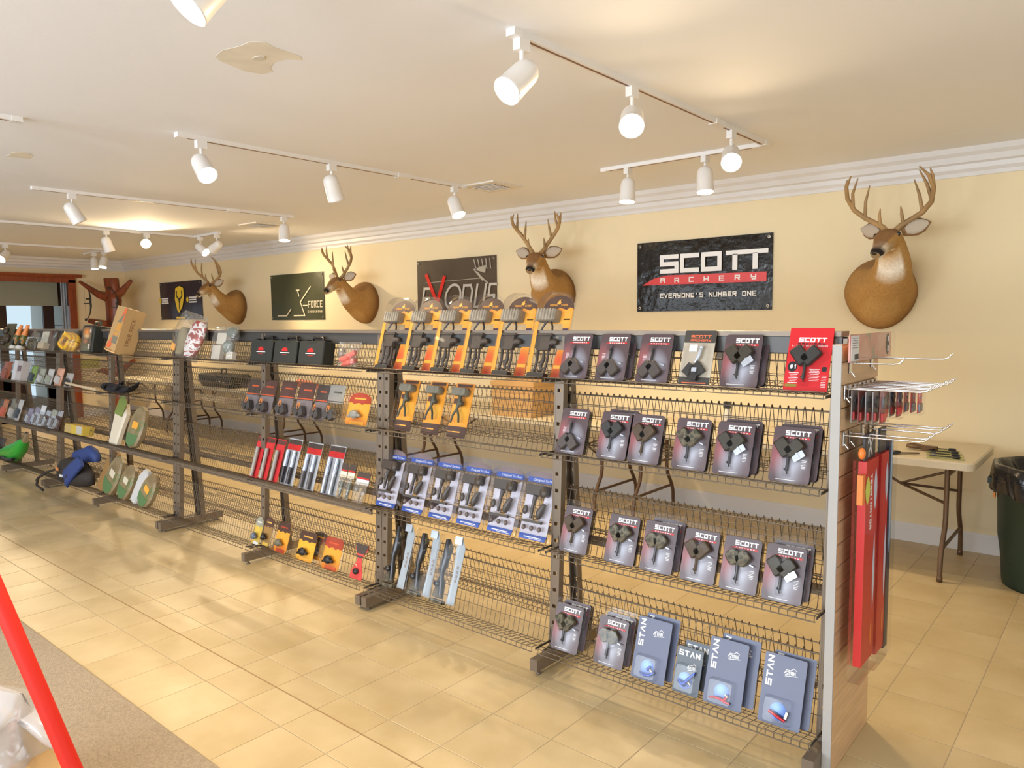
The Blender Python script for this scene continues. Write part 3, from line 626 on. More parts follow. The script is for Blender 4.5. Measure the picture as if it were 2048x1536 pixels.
def deer(X,Z,yaw,sc_,label,rack=0,drop=0,oo=1.0):
    t=thing('mounted_buck',label,'mounted deer head',(X,YW,Z),group='mounted bucks along the back wall')
    N=26
    def turn(p,wt,off=.15,raw=None):
        a=yaw*wt; s,f,z=p; off*=oo; q_=1 if raw is None else raw; f+=.15 if raw is None else 0; z=z-drop*q_**1.6; f0=.46; df=f-f0; c_,s_=math.cos(a),math.sin(a)
        return Vector(((s*c_-df*s_+off)*sc_, -(f0+df*c_+s*s_)*sc_, z*sc_))     # s=+x, forward = -y; positive yaw turns toward -x
    W=[0,0,0,0,0,.12,.35,.65,1,1,1,1,1,1,1]
    rings=[]; cols=[]
    for k in range(15):
        r=[]
        if k<8:
            (fu,zu),(fl,zl),w_=UL[k]; f,z=(fu+fl)/2,(zu+zl)/2; hu=hd=math.hypot(fu-fl,zu-zl)/2; up=((fu-fl)/2/hu,(zu-zl)/2/hu)
        else:
            f,z,ph,w_,hu,hd=RG[k-8]; p=R(ph); up=(-math.sin(p),math.cos(p))
        for j in range(N):
            a=2*math.pi*j/N; cs,sn=math.cos(a),math.sin(a); h=(hu if sn>0 else hd)*sn
            wx=w_*cs*(1-.12*max(0,-sn)) 
            if k==9 : wx*=1.0+.06*(sn>0.2)
            r.append(turn((wx,f+up[0]*h,z+up[1]*h),W[k],OFF[k],None if k>7 else min(1,f/.45)))
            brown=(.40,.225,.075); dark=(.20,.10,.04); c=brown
            if k<=1: c=(.19,.095,.035)  # dark rim and flanks, paler chest: muscle shading painted into the coat colours
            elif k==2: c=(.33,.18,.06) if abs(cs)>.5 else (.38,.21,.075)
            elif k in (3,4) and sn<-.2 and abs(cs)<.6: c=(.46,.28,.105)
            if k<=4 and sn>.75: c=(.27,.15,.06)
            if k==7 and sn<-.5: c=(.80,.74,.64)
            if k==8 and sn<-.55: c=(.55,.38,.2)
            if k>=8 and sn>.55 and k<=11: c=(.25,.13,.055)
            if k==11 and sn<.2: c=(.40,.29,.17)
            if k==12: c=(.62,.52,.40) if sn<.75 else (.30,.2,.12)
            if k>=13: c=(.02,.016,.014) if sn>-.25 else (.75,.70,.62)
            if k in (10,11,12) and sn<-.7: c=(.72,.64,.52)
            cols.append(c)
        rings.append(r)
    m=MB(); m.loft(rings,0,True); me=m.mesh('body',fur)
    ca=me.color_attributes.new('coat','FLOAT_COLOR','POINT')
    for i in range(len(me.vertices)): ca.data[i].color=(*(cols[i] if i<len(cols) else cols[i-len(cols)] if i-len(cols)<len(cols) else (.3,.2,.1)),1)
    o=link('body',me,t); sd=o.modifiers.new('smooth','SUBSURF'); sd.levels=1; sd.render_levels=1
    for sg in (-1,1):
        e=MB(); e.ball(turn((sg*.068,.402,.372),1),.0165*sc_,0,10,7); e.build('eye',eyem,t)
        e=MB(); q=[]
        for u,wd,th in ((0,.022,.012),(.2,.041,.014),(.45,.056,.012),(.7,.046,.008),(.9,.019,.005),(1,.003,.003)):
            s=sg*(.062+.155*u); f=.325-.035*u; z=.385+.075*u-.02*u*u; rr=[]
            for j in range(8):
                a=2*math.pi*j/8; rr.append(turn((s-sg*wd*.35*math.sin(a),f+th*math.cos(a),z+wd*math.sin(a)*.94),1))
            q.append(rr)
        e.loft(q,0,True); ear=e.build('ear',furb,t)
        e=MB(); q=[]
        for u,wd in ((.15,.020),(.35,.040),(.55,.045),(.75,.032),(.93,.010)):
            s=sg*(.062+.155*u); f=.340-.035*u; z=.385+.075*u-.02*u*u
            q.append([turn((s-sg*wd*.35*v,f+(.004 if abs(v)<.5 else -.002),z+wd*.94*v),1) for v in (-1,-.5,0,.5,1)]+[turn((s-sg*wd*.35*v,f-.006,z+wd*.94*v),1) for v in (1,0,-1)])
        e.loft(q,0,True); e.build('ear_lining',earm,ear)
        A=MB(); B_=[(.032,.345,.40),(.055,.335,.43),(.11,.32,.463),(.175,.322,.50),(.235,.350,.555),(.262,.395,.63),(.248,.44,.70),(.205,.475,.755)]
        if rack==1: B_=[(.032,.345,.40),(.06,.33,.44),(.10,.315,.50),(.15,.31,.57),(.19,.33,.62),(.215,.365,.665),(.21,.40,.71),(.185,.42,.745)]
        P=[turn((sg*a,f,z),1) for a,f,z in B_]; A.tube(P,[x*sc_ for x in (.021,.0175,.0165,.0165,.016,.0145,.011,.004)],8)
        tn=[((.07,.335,.437),(.068,.36,.50),(.062,.365,.545)),((.175,.322,.50),(.165,.345,.60),(.135,.36,.70)),((.240,.355,.56),(.225,.40,.655),(.185,.42,.745)),((.262,.395,.63),(.262,.42,.70),(.25,.43,.745))]
        if rack==1: tn=[((.07,.33,.45),(.075,.36,.50),(.07,.365,.535)),((.125,.312,.535),(.11,.33,.62),(.10,.34,.70)),((.19,.33,.62),(.175,.36,.69),(.17,.365,.76)),((.215,.365,.665),(.225,.375,.71),(.23,.375,.745))]
        if rack==2: tn=tn[:3]
        for a in tn: A.tube([turn((sg*s,f,z),1) for s,f,z in a],[.0125*sc_,.010*sc_,.0035*sc_],7)
        A.build('antler',antler,t)
    e=MB()
    for sg in (-1,1): e.ball(turn((sg*.016,.553,.247),1),(.010*sc_,.008*sc_,.007*sc_),0,8,5)
    e.ball(turn((0,.553,.254),1),(.031*sc_,.017*sc_,.017*sc_),0,10,6); e.build('nose',nosem,t)
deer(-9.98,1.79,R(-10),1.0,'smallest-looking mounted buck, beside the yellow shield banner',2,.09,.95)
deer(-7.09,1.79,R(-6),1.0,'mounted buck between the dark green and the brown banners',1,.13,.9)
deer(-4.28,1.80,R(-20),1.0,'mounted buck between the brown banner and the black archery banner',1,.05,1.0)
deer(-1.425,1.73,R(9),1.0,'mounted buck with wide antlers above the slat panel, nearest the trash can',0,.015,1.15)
# ------------------------------------------------------------------ banners on the back wall
def vinyl(name,c,rough=.22,bump=.35,scale=9):
    return mat(name,c,rough,bump=bump,bscale=scale,spec=.3)
YB=YW-.004
def sheet(t,x0,x1,z0,z1,m,amp=.004):
    mb=MB(); nx,nz=24,8; V=[]; 
    for j in range(nz+1):
        for i in range(nx+1):
            u=i/nx; x=x0+(x1-x0)*u; z=z0+(z1-z0)*j/nz
            V.append((x,-.006-amp*math.sin(u*9.4)*(.3+.7*j/nz)*abs(math.sin(u*3.1416))**.5,z))
    n=len(V); V+=[(x,y+.0015,z) for x,y,z in V]
    F=[(j*(nx+1)+i,j*(nx+1)+i+1,(j+1)*(nx+1)+i+1,(j+1)*(nx+1)+i) for j in range(nz) for i in range(nx)]
    mb.add(V,F,0,True); mb.add(V,[tuple(n+q for q in reversed(f)) for f in F],0,True); return mb.build('sheet',m,t)
gro=mat('nickel_grommet',(.55,.52,.46),.3,.9)
def grommets(t,pts):
    for x,z in pts:
        m=MB(); m.lathe([(.006,0),(.014,0),(.013,.003),(.007,.003)],10,0,True,Matrix.Translation((x,-.012,z))@Matrix.Rotation(R(90),4,'X')); m.build('grommet',gro,t)
def banner(name,label,x0,x1,z0,z1,m,amp=.004):
    t=thing(name,label,'banner',((x0+x1)/2,YB,0),group='vinyl banners on the back wall'); t['cx']=(x0+x1)/2; cx=(x0+x1)/2
    sheet(t,x0-cx,x1-cx,z0,z1,m,amp); grommets(t,[(x0-cx+.03,z0+.03),(x1-cx-.03,z0+.03),(x0-cx+.03,z1-.03),(x1-cx-.03,z1-.03)]); return t,cx
PY=-.014
silver=mat('silver_print',(.62,.60,.55),.35,.3); redv=mat('red_vinyl_print',(.68,.02,.012),.3)
t,cx=banner('banner','black archery banner with big white lettering and a red band',-3.39,-2.20,1.635,2.222,vinyl('black_vinyl',(.012,.008,.005),.14,.5,11))
m=MB(); x=-3.165-cx
for ch,wd in (('S',.185),('C',.185),('O',.19)):
    letters(m,ch,x,1.952,.155,wd-.012,0,.036,PY,.0015); x+=wd+.003
m.box((-2.405-cx,PY-.0007,2.089),(.345,.0015,.034))
for xx in (-2.50,-2.335): m.box((xx-cx,PY-.0007,2.015),(.042,.0015,.125))
m.build('lettering',WHITE,t)
m=MB(); m.prism([(-3.335-cx,1.858),(-2.243-cx,1.853),(-2.243-cx,1.928),(-3.10-cx,1.936),(-3.22-cx,1.915)],PY-.001,PY); m.build('red_band',redv,t)
m=MB(); x=-3.16-cx
for ch in 'ARCHERY': letters(m,ch,x,1.872,.042,.044,0,.009,PY-.0012,.001); x+=.132
m.build('band_lettering',WHITE,t); m=MB()
letters(m,"EVERYONE'S NUMBER ONE",-3.163-cx,1.745,.040,.034,.0064,.0085,PY,.0012); m.build('slogan_lettering',WHITE,t)
t,cx=banner('banner','brown hunting banner with slanted silver letters and a red cross stroke',-6.19,-5.02,1.60,2.227,vinyl('brown_vinyl',(.095,.070,.048),.30,.3,7))
m=MB()
def ser(ch,x,w_,h,z=1.70):
    letters(m,ch,x-cx,z,h,w_,0,.026,PY,.0012,0,.22)
ser('E',-6.13,.135,.235,1.70)
for cxx,w_ in ((-5.66,.11),):
    o=[(cxx-cx+w_*math.cos(a)+.22*(.125+.125*math.sin(a)),1.70+.125+.125*math.sin(a)) for a in [2*math.pi*i/20 for i in range(21)]]; strokes(m,[o],.026,PY,.0012)
ser('D',-5.53,.155,.25); ser('U',-5.34,.145,.25); ser('S',-5.165,.105,.25); m.build('lettering',silver,t)
m=MB(); strokes(m,[[(-6.03-cx,2.06),(-5.80-cx,1.62)],[(-5.76-cx,2.03),(-5.93-cx,1.62)]],.045,PY-.0012,.0012); m.build('red_stroke',redv,t)
m=MB(); strokes(m,[[(-6.05-cx,1.985),(-5.2-cx,2.005)]],.006,PY,.001)
m.prism([(-5.335-cx,2.10),(-5.165-cx,2.055),(-5.15-cx,2.135)],PY-.001,PY); m.prism([(-5.335-cx,2.10),(-5.20-cx,1.97),(-5.19-cx,1.985),(-5.25-cx,2.06)],PY-.001,PY)
strokes(m,[[(-5.28-cx,2.06),(-5.13-cx,1.95)]],.016,PY,.001)
for i in range(5): strokes(m,[[(-5.32+.055*i-cx,2.195),(-5.29+.05*i-cx,2.10)]],.013,PY,.001)
m.build('arrow_graphic',mat('grey_print',(.42,.38,.31),.4),t)
t,cx=banner('banner','dark green crossbow banner with white outline lettering',-9.11,-7.915,1.60,2.203,vinyl('green_black_vinyl',(.055,.058,.030),.34,.3,7),.006)
m=MB(); k=cx
strokes(m,[[(-8.50-k,1.985),(-8.44-k,1.985)],[(-8.47-k,1.98),(-8.45-k,1.91)],[(-8.42-k,1.83),(-8.19-k,2.02)]],.017,PY,.0012)
strokes(m,[[(-8.42-k,1.83),(-8.33-k,1.655)],[(-8.95-k,1.655),(-8.74-k,1.655)],[(-8.74-k,1.655),(-8.64-k,1.74)],[(-8.57-k,1.655),(-8.33-k,1.655)]],.017,PY,.0012)
strokes(m,[[(-8.36-k,1.785),(-8.27-k,1.785)]],.013,PY,.001)
x=-8.25
for ch in 'FORCE': letters(m,ch,x-k,1.755,.085,.05,0,.012,PY,.0012); x+=.064
letters(m,'CROSSBOWS',-8.26-k,1.69,.026,.022,.014,.006,PY,.001); m.build('lettering',mat('cream_print',(.70,.64,.48),.4),t)
t,cx=banner('banner','purple-brown banner with a yellow shield, beside the smallest-looking buck',-12.38,-11.0,1.627,2.226,vinyl('purple_brown_vinyl',(.035,.024,.034),.25,.25,5),.008)
m=MB(); sh=[(-11.83,2.12),(-11.70,2.155),(-11.57,2.12),(-11.56,1.98),(-11.62,1.83),(-11.74,1.73),(-11.80,1.78),(-11.86,1.95)]
m.prism([(a-cx,b_) for a,b_ in reversed(sh)],PY-.001,PY); m.box((-11.69-cx,PY,1.655),(.30,.001,.03)); m.build('shield_emblem',mat('yellow_print',(.85,.60,.03),.4),t)
m=MB(); strokes(m,[[(-11.72-cx,1.80),(-11.71-cx,1.93)],[(-11.71-cx,1.93),(-11.80-cx,2.0),(-11.79-cx,2.07)],[(-11.71-cx,1.93),(-11.62-cx,2.0),(-11.63-cx,2.07)]],.026,PY-.0012,.001); m.prism([(a-cx,b_) for a,b_ in ell(-11.71,1.93,.028,.045,10)],PY-.0024,PY-.001); m.build('antler_silhouette',BLACK,t)
for nm,x0 in (('side_print',-12.20),('side_print',-11.28)):
    m=MB()
    for z_,w_ in ((1.965,.24),(1.93,.22),(1.895,.24)): m.box((x0-cx,PY,z_),(w_,.001,.022))
    m.build(nm,WHITE,t); m=MB(); m.prism([(a-cx,b_) for a,b_ in ell(x0-.17,1.935,.035,.045,8)],PY-.001,PY); m.build('small_shield',mat('yellow_print',(.85,.60,.03),.4),t)
# ------------------------------------------------------------------ carved bow tree in the corner
bark=mat('red_brown_varnished_trunk',(.20,.045,.014),.35,bump=.3,bscale=14,var=.4,vscale=4,stretch=(3,3,.7))
t=thing('bow_tree','red-brown varnished tree trunk with branch arms standing in the corner','display tree',(-13.05,5.22,0),(0,0,R(32)))
m=MB(); tr=[(.16,0),(.13,.35),(.12,.8),(.13,1.25),(.11,1.6),(.14,1.95),(.12,2.12),(.13,2.30),(.12,2.32)]
m.loft([[((r*math.cos(a)+.03*math.sin(z*4)),r*.6*math.sin(a),z) for a in [2*math.pi*j/14 for j in range(14)]] for r,z in tr],0,True); m.build('trunk',bark,t)
for pts,rs in (([(-.05,0,2.0),(-.22,-.04,2.06),(-.52,-.06,2.27)],[.09,.06,.025]),([(.05,0,2.02),(.2,-.04,2.08),(.40,-.05,2.27)],[.09,.06,.03]),([(.05,-.02,.72),(.2,-.06,.84),(.40,-.08,.97)],[.06,.05,.03]),([(-.05,-.02,.75),(-.2,-.06,.80),(-.30,-.05,.78)],[.06,.045,.02])):
    m=MB(); m.tube(pts,rs,8); m.build('branch',bark,t)
m=MB(); m.prism([(-.33,1.60),(-.10,1.52),(.02,1.56),(.0,1.62),(-.12,1.63),(-.30,1.66)],-.18,-.05); m.build('peg_shelf',bark,t)
bowm=mat('camouflage_bow_limb',(.035,.028,.018),.5)
def bow(x,y,z,rz,label):
    b_=thing('compound_bow',label,'bow',(x,y,z),(0,0,rz),group='bows hanging on the wooden tree'); b_.scale=(.8,.8,.8); m=MB()
    m.tube([(0,0,-.22),(.03,0,-.08),(.02,0,0),(.03,0,.08),(0,0,.22)],[.012,.02,.022,.02,.012],6); m.build('riser',bowm,b_)
    for sg in (-1,1):
        m=MB(); m.tube([(0,0,sg*.22),(-.06,0,sg*.32),(-.13,0,sg*.36)],[.012,.009,.006],6); m.build('limb',bowm,b_)
        m=MB(); m.lathe([(.0005,-.006),(.03,-.006),(.03,.006),(.0005,.006)],12,0,True,Matrix.Translation((-.13,0,sg*.36))@Matrix.Rotation(R(90),4,'X')); m.build('cam',bowm,b_)
    m=MB(); m.tube([(-.13,0,-.36),(-.13,0,.36)],.002,4); m.build('string',bowm,b_)
    m=MB(); m.box((.02,-.05,.06),(.03,.09,.03)); m.box((-.02,-.06,-.03),(.14,.02,.02)); m.build('sight',bowm,b_)
bow(-13.30,4.97,1.93,R(20),'dark camouflage bow hung on the tree arm nearer the cased opening'); bow(-12.88,5.22,1.86,R(50),'dark camouflage bow hung against the trunk on the banner side')
o=MB().box((-13.692,5.0,.905),(.01,.42,.16)).build('wall_poster',mat('lime_poster',(.52,.50,.10),.6)); tag(o,'lime green poster low on the wall between opening and wooden tree','poster')
# ------------------------------------------------------------------ packaged goods on the shelves
PY0={1:2.62,2:2.60,3:2.585,4:2.56}; PZ0={1:1.312,2:.985,3:.553,4:.108}; LEAN=R(18)
def put(proto,row,x,label,cat,name,group=None,s0=.011,dy=0.0,lean=LEAN,tilt=0,rz=0,sx=1.0):
    y=PY0[row]+math.sin(lean)*s0+dy; z=PZ0[row]+math.cos(lean)*s0-dy*.19
    t=thing(name,label,cat,(x,y,z),(0,0,0),group)
    t.rotation_euler=(Matrix.Rotation(rz,3,'Z')@Matrix.Rotation(-lean,3,'X')@Matrix.Rotation(tilt,3,'Y')).to_euler()
    if sx!=1: t.scale=(sx,1,1)
    for nm,me in proto: link(nm,me,t)
    return t
ORD=['first','second','third','fourth','fifth','sixth','seventh','eighth','ninth','tenth','eleventh','twelfth']
TIER={1:'top shelf',2:'second shelf',3:'third shelf',4:'bottom shelf'}
leather=mat('brown_leather_strap',(.075,.045,.02),.6,bump=.3,bscale=60); camo=ramp_mat('brown_camouflage',[(0,(.035,.028,.016)),(.42,(.09,.07,.038)),(.5,(.15,.125,.075)),(.58,(.045,.045,.022)),(1,(.13,.10,.05))],38,3,.6,constant=True)
blackst=mat('black_strap',(.022,.021,.02),.5); silverm=mat('bright_buckle',(.62,.68,.78),.25,.6); gun=mat('gunmetal',(.06,.06,.065),.3,.8)  # bright_buckle: pale blue base colour stands in for a window's reflection
scard=grad_mat('maroon_grey_print',(.085,.055,.062),[(-.05,.10,.05,.075,(.34,.10,.11)),(.005,.065,.065,.085,(.50,.52,.62)),(.06,.03,.05,.06,(.13,.09,.10))],.3)
dcard=mat('dark_navy_card_back',(.018,.018,.03),.35)
def shell(w,h,d,z1,flap=.02):
    m=MB(); m.loft([[(x,0,z) for x,z in rrect(-w/2,w/2,0,z1,.012)],[(x,d,z) for x,z in rrect(-w/2+.003,w/2-.003,.003,z1-.003,.012)]],0,False,False,True)
    m.add([(-w/2,.001,z1),(w/2,.001,z1),(w/2-.004,.001,h),(-w/2+.004,.001,h)],[(0,1,2,3)]); return m.mesh('clear_shell',CLEAR)
def scott(kind):
    P=[]; w_,h=.150,.205
    P.append(('card',MB().prism(rrect(-w_/2+.003,w_/2-.003,.004,h,.012),.001,.003).mesh('card',scard)))
    P.append(('card_back',MB().prism(rrect(-w_/2+.006,w_/2-.006,.006,h-.004,.012),.027,.029).mesh('card_back',dcard)))
    m=MB(); letters(m,'SCOTT',-.030,h-.031,.018,.0158,.0024,.0043,.001,.0006); P.append(('lettering',m.mesh('lettering',WHITE)))
    m=MB(); m.prism([(-.045,h-.0425),(.058,h-.0425),(.058,h-.036),(-.030,h-.036)],.0004,.001); P.append(('red_stripe',m.mesh('red_stripe',RED)))
    m=MB(); letters(m,'ARCHERY',-.026,h-.0412,.004,.006,.005,.0012,.0004,.0003); P.append(('stripe_lettering',m.mesh('stripe_lettering',WHITE)))
    P.append(('bottom_line',MB().box((-.01,.0007,.0145),(.07,.0006,.0018)).mesh('bottom_line',WHITE))); m=MB()
    if kind!='down':
        for i in range(6): m.box((.046,.0007,.088-.0055*i),(.018-.003*(i%3),.0006,.0018))
    else:
        for i in range(5): m.box((-.045,.0007,.118-.0055*i),(.016,.0006,.0016))
    P.append(('text_block',m.mesh('text_block',WHITE)))
    st={'brown':leather,'camo':camo,'black':blackst,'buckle':mat('dark_olive_strap',(.035,.028,.016),.5),'down':mat('grey_brown_strap',(.065,.05,.045),.5),'round':camo}[kind]
    sg=-1 if kind=='down' else 1; cz=.118 if sg>0 else .066; cx=-.008
    def Z(z): return cz+sg*(z-.118)
    m=MB()
    for s_,a in ((-1,R(38)),(1,R(-42))):
        ln=.068 if kind!='round' else .056; wd=.046 if kind!='round' else .052
        rot=Matrix.Rotation(-a*sg,3,'Y'); c=Vector((cx+s_*.019,-.010,Z(.128)))
        o=rrect(-wd/2,wd/2,-ln/2,ln/2,.007 if kind!='round' else .018,3)
        m.loft([[c+rot@Vector((x*.9,.010,z*.94)) for x,z in o],[c+rot@Vector((x,.004,z)) for x,z in o],[c+rot@Vector((x,-.006,z)) for x,z in o],[c+rot@Vector((x*.85,-.011,z*.88)) for x,z in o]],0,True)
    P.append(('strap',m.mesh('strap',st)))
    m=MB(); m.tube([(cx,-.009,Z(.108)),(cx+.002,-.010,Z(.075)),(cx,-.008,Z(.045))],[.0065,.005,.006],7); m.tube([(cx-.009,-.008,Z(.052)),(cx,-.008,Z(.045)),(cx+.004,-.008,Z(.034))],.0025,5); P.append(('trigger',m.mesh('trigger',gun if kind!='brown' else leather)))
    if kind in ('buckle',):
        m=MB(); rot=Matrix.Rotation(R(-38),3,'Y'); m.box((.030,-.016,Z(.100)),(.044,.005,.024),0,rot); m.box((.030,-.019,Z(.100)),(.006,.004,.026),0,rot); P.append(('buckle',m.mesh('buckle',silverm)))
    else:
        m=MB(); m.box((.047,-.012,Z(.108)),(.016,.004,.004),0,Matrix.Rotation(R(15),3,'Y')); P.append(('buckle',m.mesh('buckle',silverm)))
    o=[(cx-.058,Z(.14)),(cx-.040,Z(.168)),(cx+.045,Z(.166)),(cx+.068,Z(.128)),(cx+.045,Z(.092)),(cx+.016,Z(.078)),(cx+.014,Z(.025)),(cx-.014,Z(.025)),(cx-.016,Z(.08))]
    if sg>0: o=o[::-1]
    m=MB(); bubble(m,o,.0008,-.026,.88); P.append(('bubble',m.mesh('bubble',CLEAR)))
    P.append(('clear_shell',shell(w_,.226,.030,h+.004)))
    return P
SC={k:scott(k) for k in ('brown','camo','black','buckle','down','round')}
def release(row,x,kind,label,behind=None,**k):
    put(SC[kind],row,x,label,'release pack','release_pack','wrist-strap bow release packs',**k)
    if behind: put(SC['brown'],row,x+.014,behind,'release pack','release_pack','wrist-strap bow release packs',dy=.0315,s0=.024)
release(1,-1.135,'buckle','dark release pack with a bright buckle beside the red pack, top shelf','release pack half hidden behind the bright-buckle one on the top shelf')
release(1,-1.497,'down','grey release pack, strap at the bottom, next to the silver-card pack on top shelf')
release(1,-1.694,'down','grey release pack, strap at the bottom, second along from the silver-card pack','release pack peeking out behind the second grey one on the top shelf')
release(1,-1.882,'down','grey release pack, strap at the bottom, beside the orange quiver packs on top shelf')
for i,(x,k,nm,bh) in enumerate(((-.935,'buckle','with a bright buckle',1),(-1.150,'buckle','with a bright buckle',1),(-1.322,'camo','with a mottled strap',0),(-1.523,'brown','with a brown strap',0),(-1.675,'black','with a black strap',1),(-1.885,'down','with its strap at the bottom',0))):
    release(2,x,k,'release pack %s, %s from the slat panel on second shelf'%(nm,ORD[i]),'release pack behind the %s one from the slat panel, second shelf'%ORD[i] if bh else None)
for i,(x,k,nm,bh) in enumerate(((-.947,'buckle','with a bright buckle',1),(-1.110,'round','with a rounded mottled strap',0),(-1.274,'brown','with a brown strap',0),(-1.453,'round','with a rounded mottled strap',1),(-1.625,'camo','with a mottled strap',0),(-1.860,'brown','with a brown strap',0))):
    release(3,x,k,'release pack %s, %s from the slat panel on third shelf'%(nm,ORD[i]),'release pack behind the %s one from the slat panel, third shelf'%ORD[i] if bh else None)
release(4,-1.662,'round','release pack with mottled strap, left of the blue packs on the bottom shelf'.replace('left of','next to'),'release pack behind the one next to the blue packs, bottom shelf')
release(4,-1.892,'camo','release pack standing over the first rack foot on the bottom shelf','release pack behind the one over the first rack foot, bottom shelf')
# red card pack
P=[]; w_,h=.150,.232
P.append(('card',MB().prism(rrect(-w_/2,w_/2,0,h,.004),.001,.004).mesh('card',mat('glossy_red_card',(.62,.012,.020),.3))))
m=MB(); letters(m,'SCOTT',-.042,h-.052,.017,.0172,.0024,.0046,.001,.0006,0,.12)
for i in range(7): m.box((-.045,.0007,.068-.006*i),(.034-.006*(i%3),.0006,.0022))
for i in range(8): m.box((.026,.0007,.082-.0058*i),(.036-.006*(i%2),.0006,.0018)); m.box((.060,.0007,.060-.0058*i),(.016,.0006,.0014))
letters(m,'LITTLE BITTY GOOSE',-.062,h-.068,.0055,.0048,.0021,.0011,.001,.0005); letters(m,'#1',-.060,.082,.016,.010,.003,.003,.0004,.0005)
P.append(('lettering',m.mesh('lettering',WHITE)))
m=MB(); letters(m,'ARCHERY',-.043,h-.0605,.006,.0085,.0055,.0018,.001,.0006); P.append(('dark_lettering',m.mesh('dark_lettering',BLACK)))
P.append(('badge',MB().prism(ell(-.052,.090,.017,.019,16),.0006,.001).mesh('badge',BLACK))); P.append(('yellow_label',MB().box((-.05,.0007,.022),(.04,.0006,.010)).mesh('yellow_label',mat('olive_yellow_label',(.25,.18,.02),.4)))); P.append(('corner_mark',MB().prism(rrect(.05,.066,.075,.092,.004),.0006,.001).mesh('corner_mark',BLACK)))
P += [q for q in SC['black'] if q[0] in ('strap','trigger')]
m=MB(); bubble(m,[(-.066,.140),(-.045,.172),(.052,.170),(.075,.128),(.03,.085),(.012,.02),(-.022,.02),(-.022,.085)][::-1],.0008,-.026,.88); P.append(('bubble',m.mesh('bubble',CLEAR)))
put(P,1,-.892,'bright red release pack with white lettering at the end of the top shelf','release pack','release_pack','wrist-strap bow release packs')
# silver card pack
P=[]; w_,h=.130,.222
P.append(('card',MB().prism(rrect(-w_/2,w_/2,0,h,.005),.001,.004).mesh('card',mat('brushed_silver_card',(.52,.47,.38),.3,.4,bump=.1,bscale=200,stretch=(.1,1,4)))))
m=MB(); m.prism(rrect(-w_/2,w_/2,h-.050,h-.001,.004),.0004,.0012); m.box((0,.0007,.020),(w_-.002,.0008,.030)); P.append(('dark_print',m.mesh('dark_print',mat('charcoal_print',(.05,.045,.04),.35))))
m=MB(); letters(m,'SCOTT',-.038,h-.032,.013,.0152,.002,.0028,.0002,.0005); letters(m,'ARCHERY',-.038,h-.044,.008,.0105,.0018,.0018,.0002,.0005); m.box((0,.0002,.012),(w_-.03,.0006,.004)); P.append(('lettering',m.mesh('lettering',mat('orange_red_print',(.75,.16,.06),.4))))
m=MB(); m.box((-.02,-.001,.150),(.034,.004,.028)); P.append(('price_label',m.mesh('price_label',WHITE)))
m=MB()
for a,(x,z) in ((R(35),(-.02,.060)),(R(-40),(.016,.066)),(R(10),(.0,.045))): m.box((x,-.010,z),(.036,.018,.046),0,Matrix.Rotation(a,3,'Y'))
P.append(('strap',m.mesh('strap',blackst)))
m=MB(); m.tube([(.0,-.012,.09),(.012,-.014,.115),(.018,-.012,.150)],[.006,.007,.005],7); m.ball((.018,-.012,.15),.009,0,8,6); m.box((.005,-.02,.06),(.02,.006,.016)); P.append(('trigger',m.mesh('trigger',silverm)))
m=MB(); bubble(m,rrect(-.052,.050,.026,.168,.02)[::1],.0008,-.028,.9); P.append(('bubble',m.mesh('bubble',CLEAR)))
put(P,1,-1.312,'release pack on a silver card with dark header and orange lettering','release pack','release_pack','wrist-strap bow release packs')
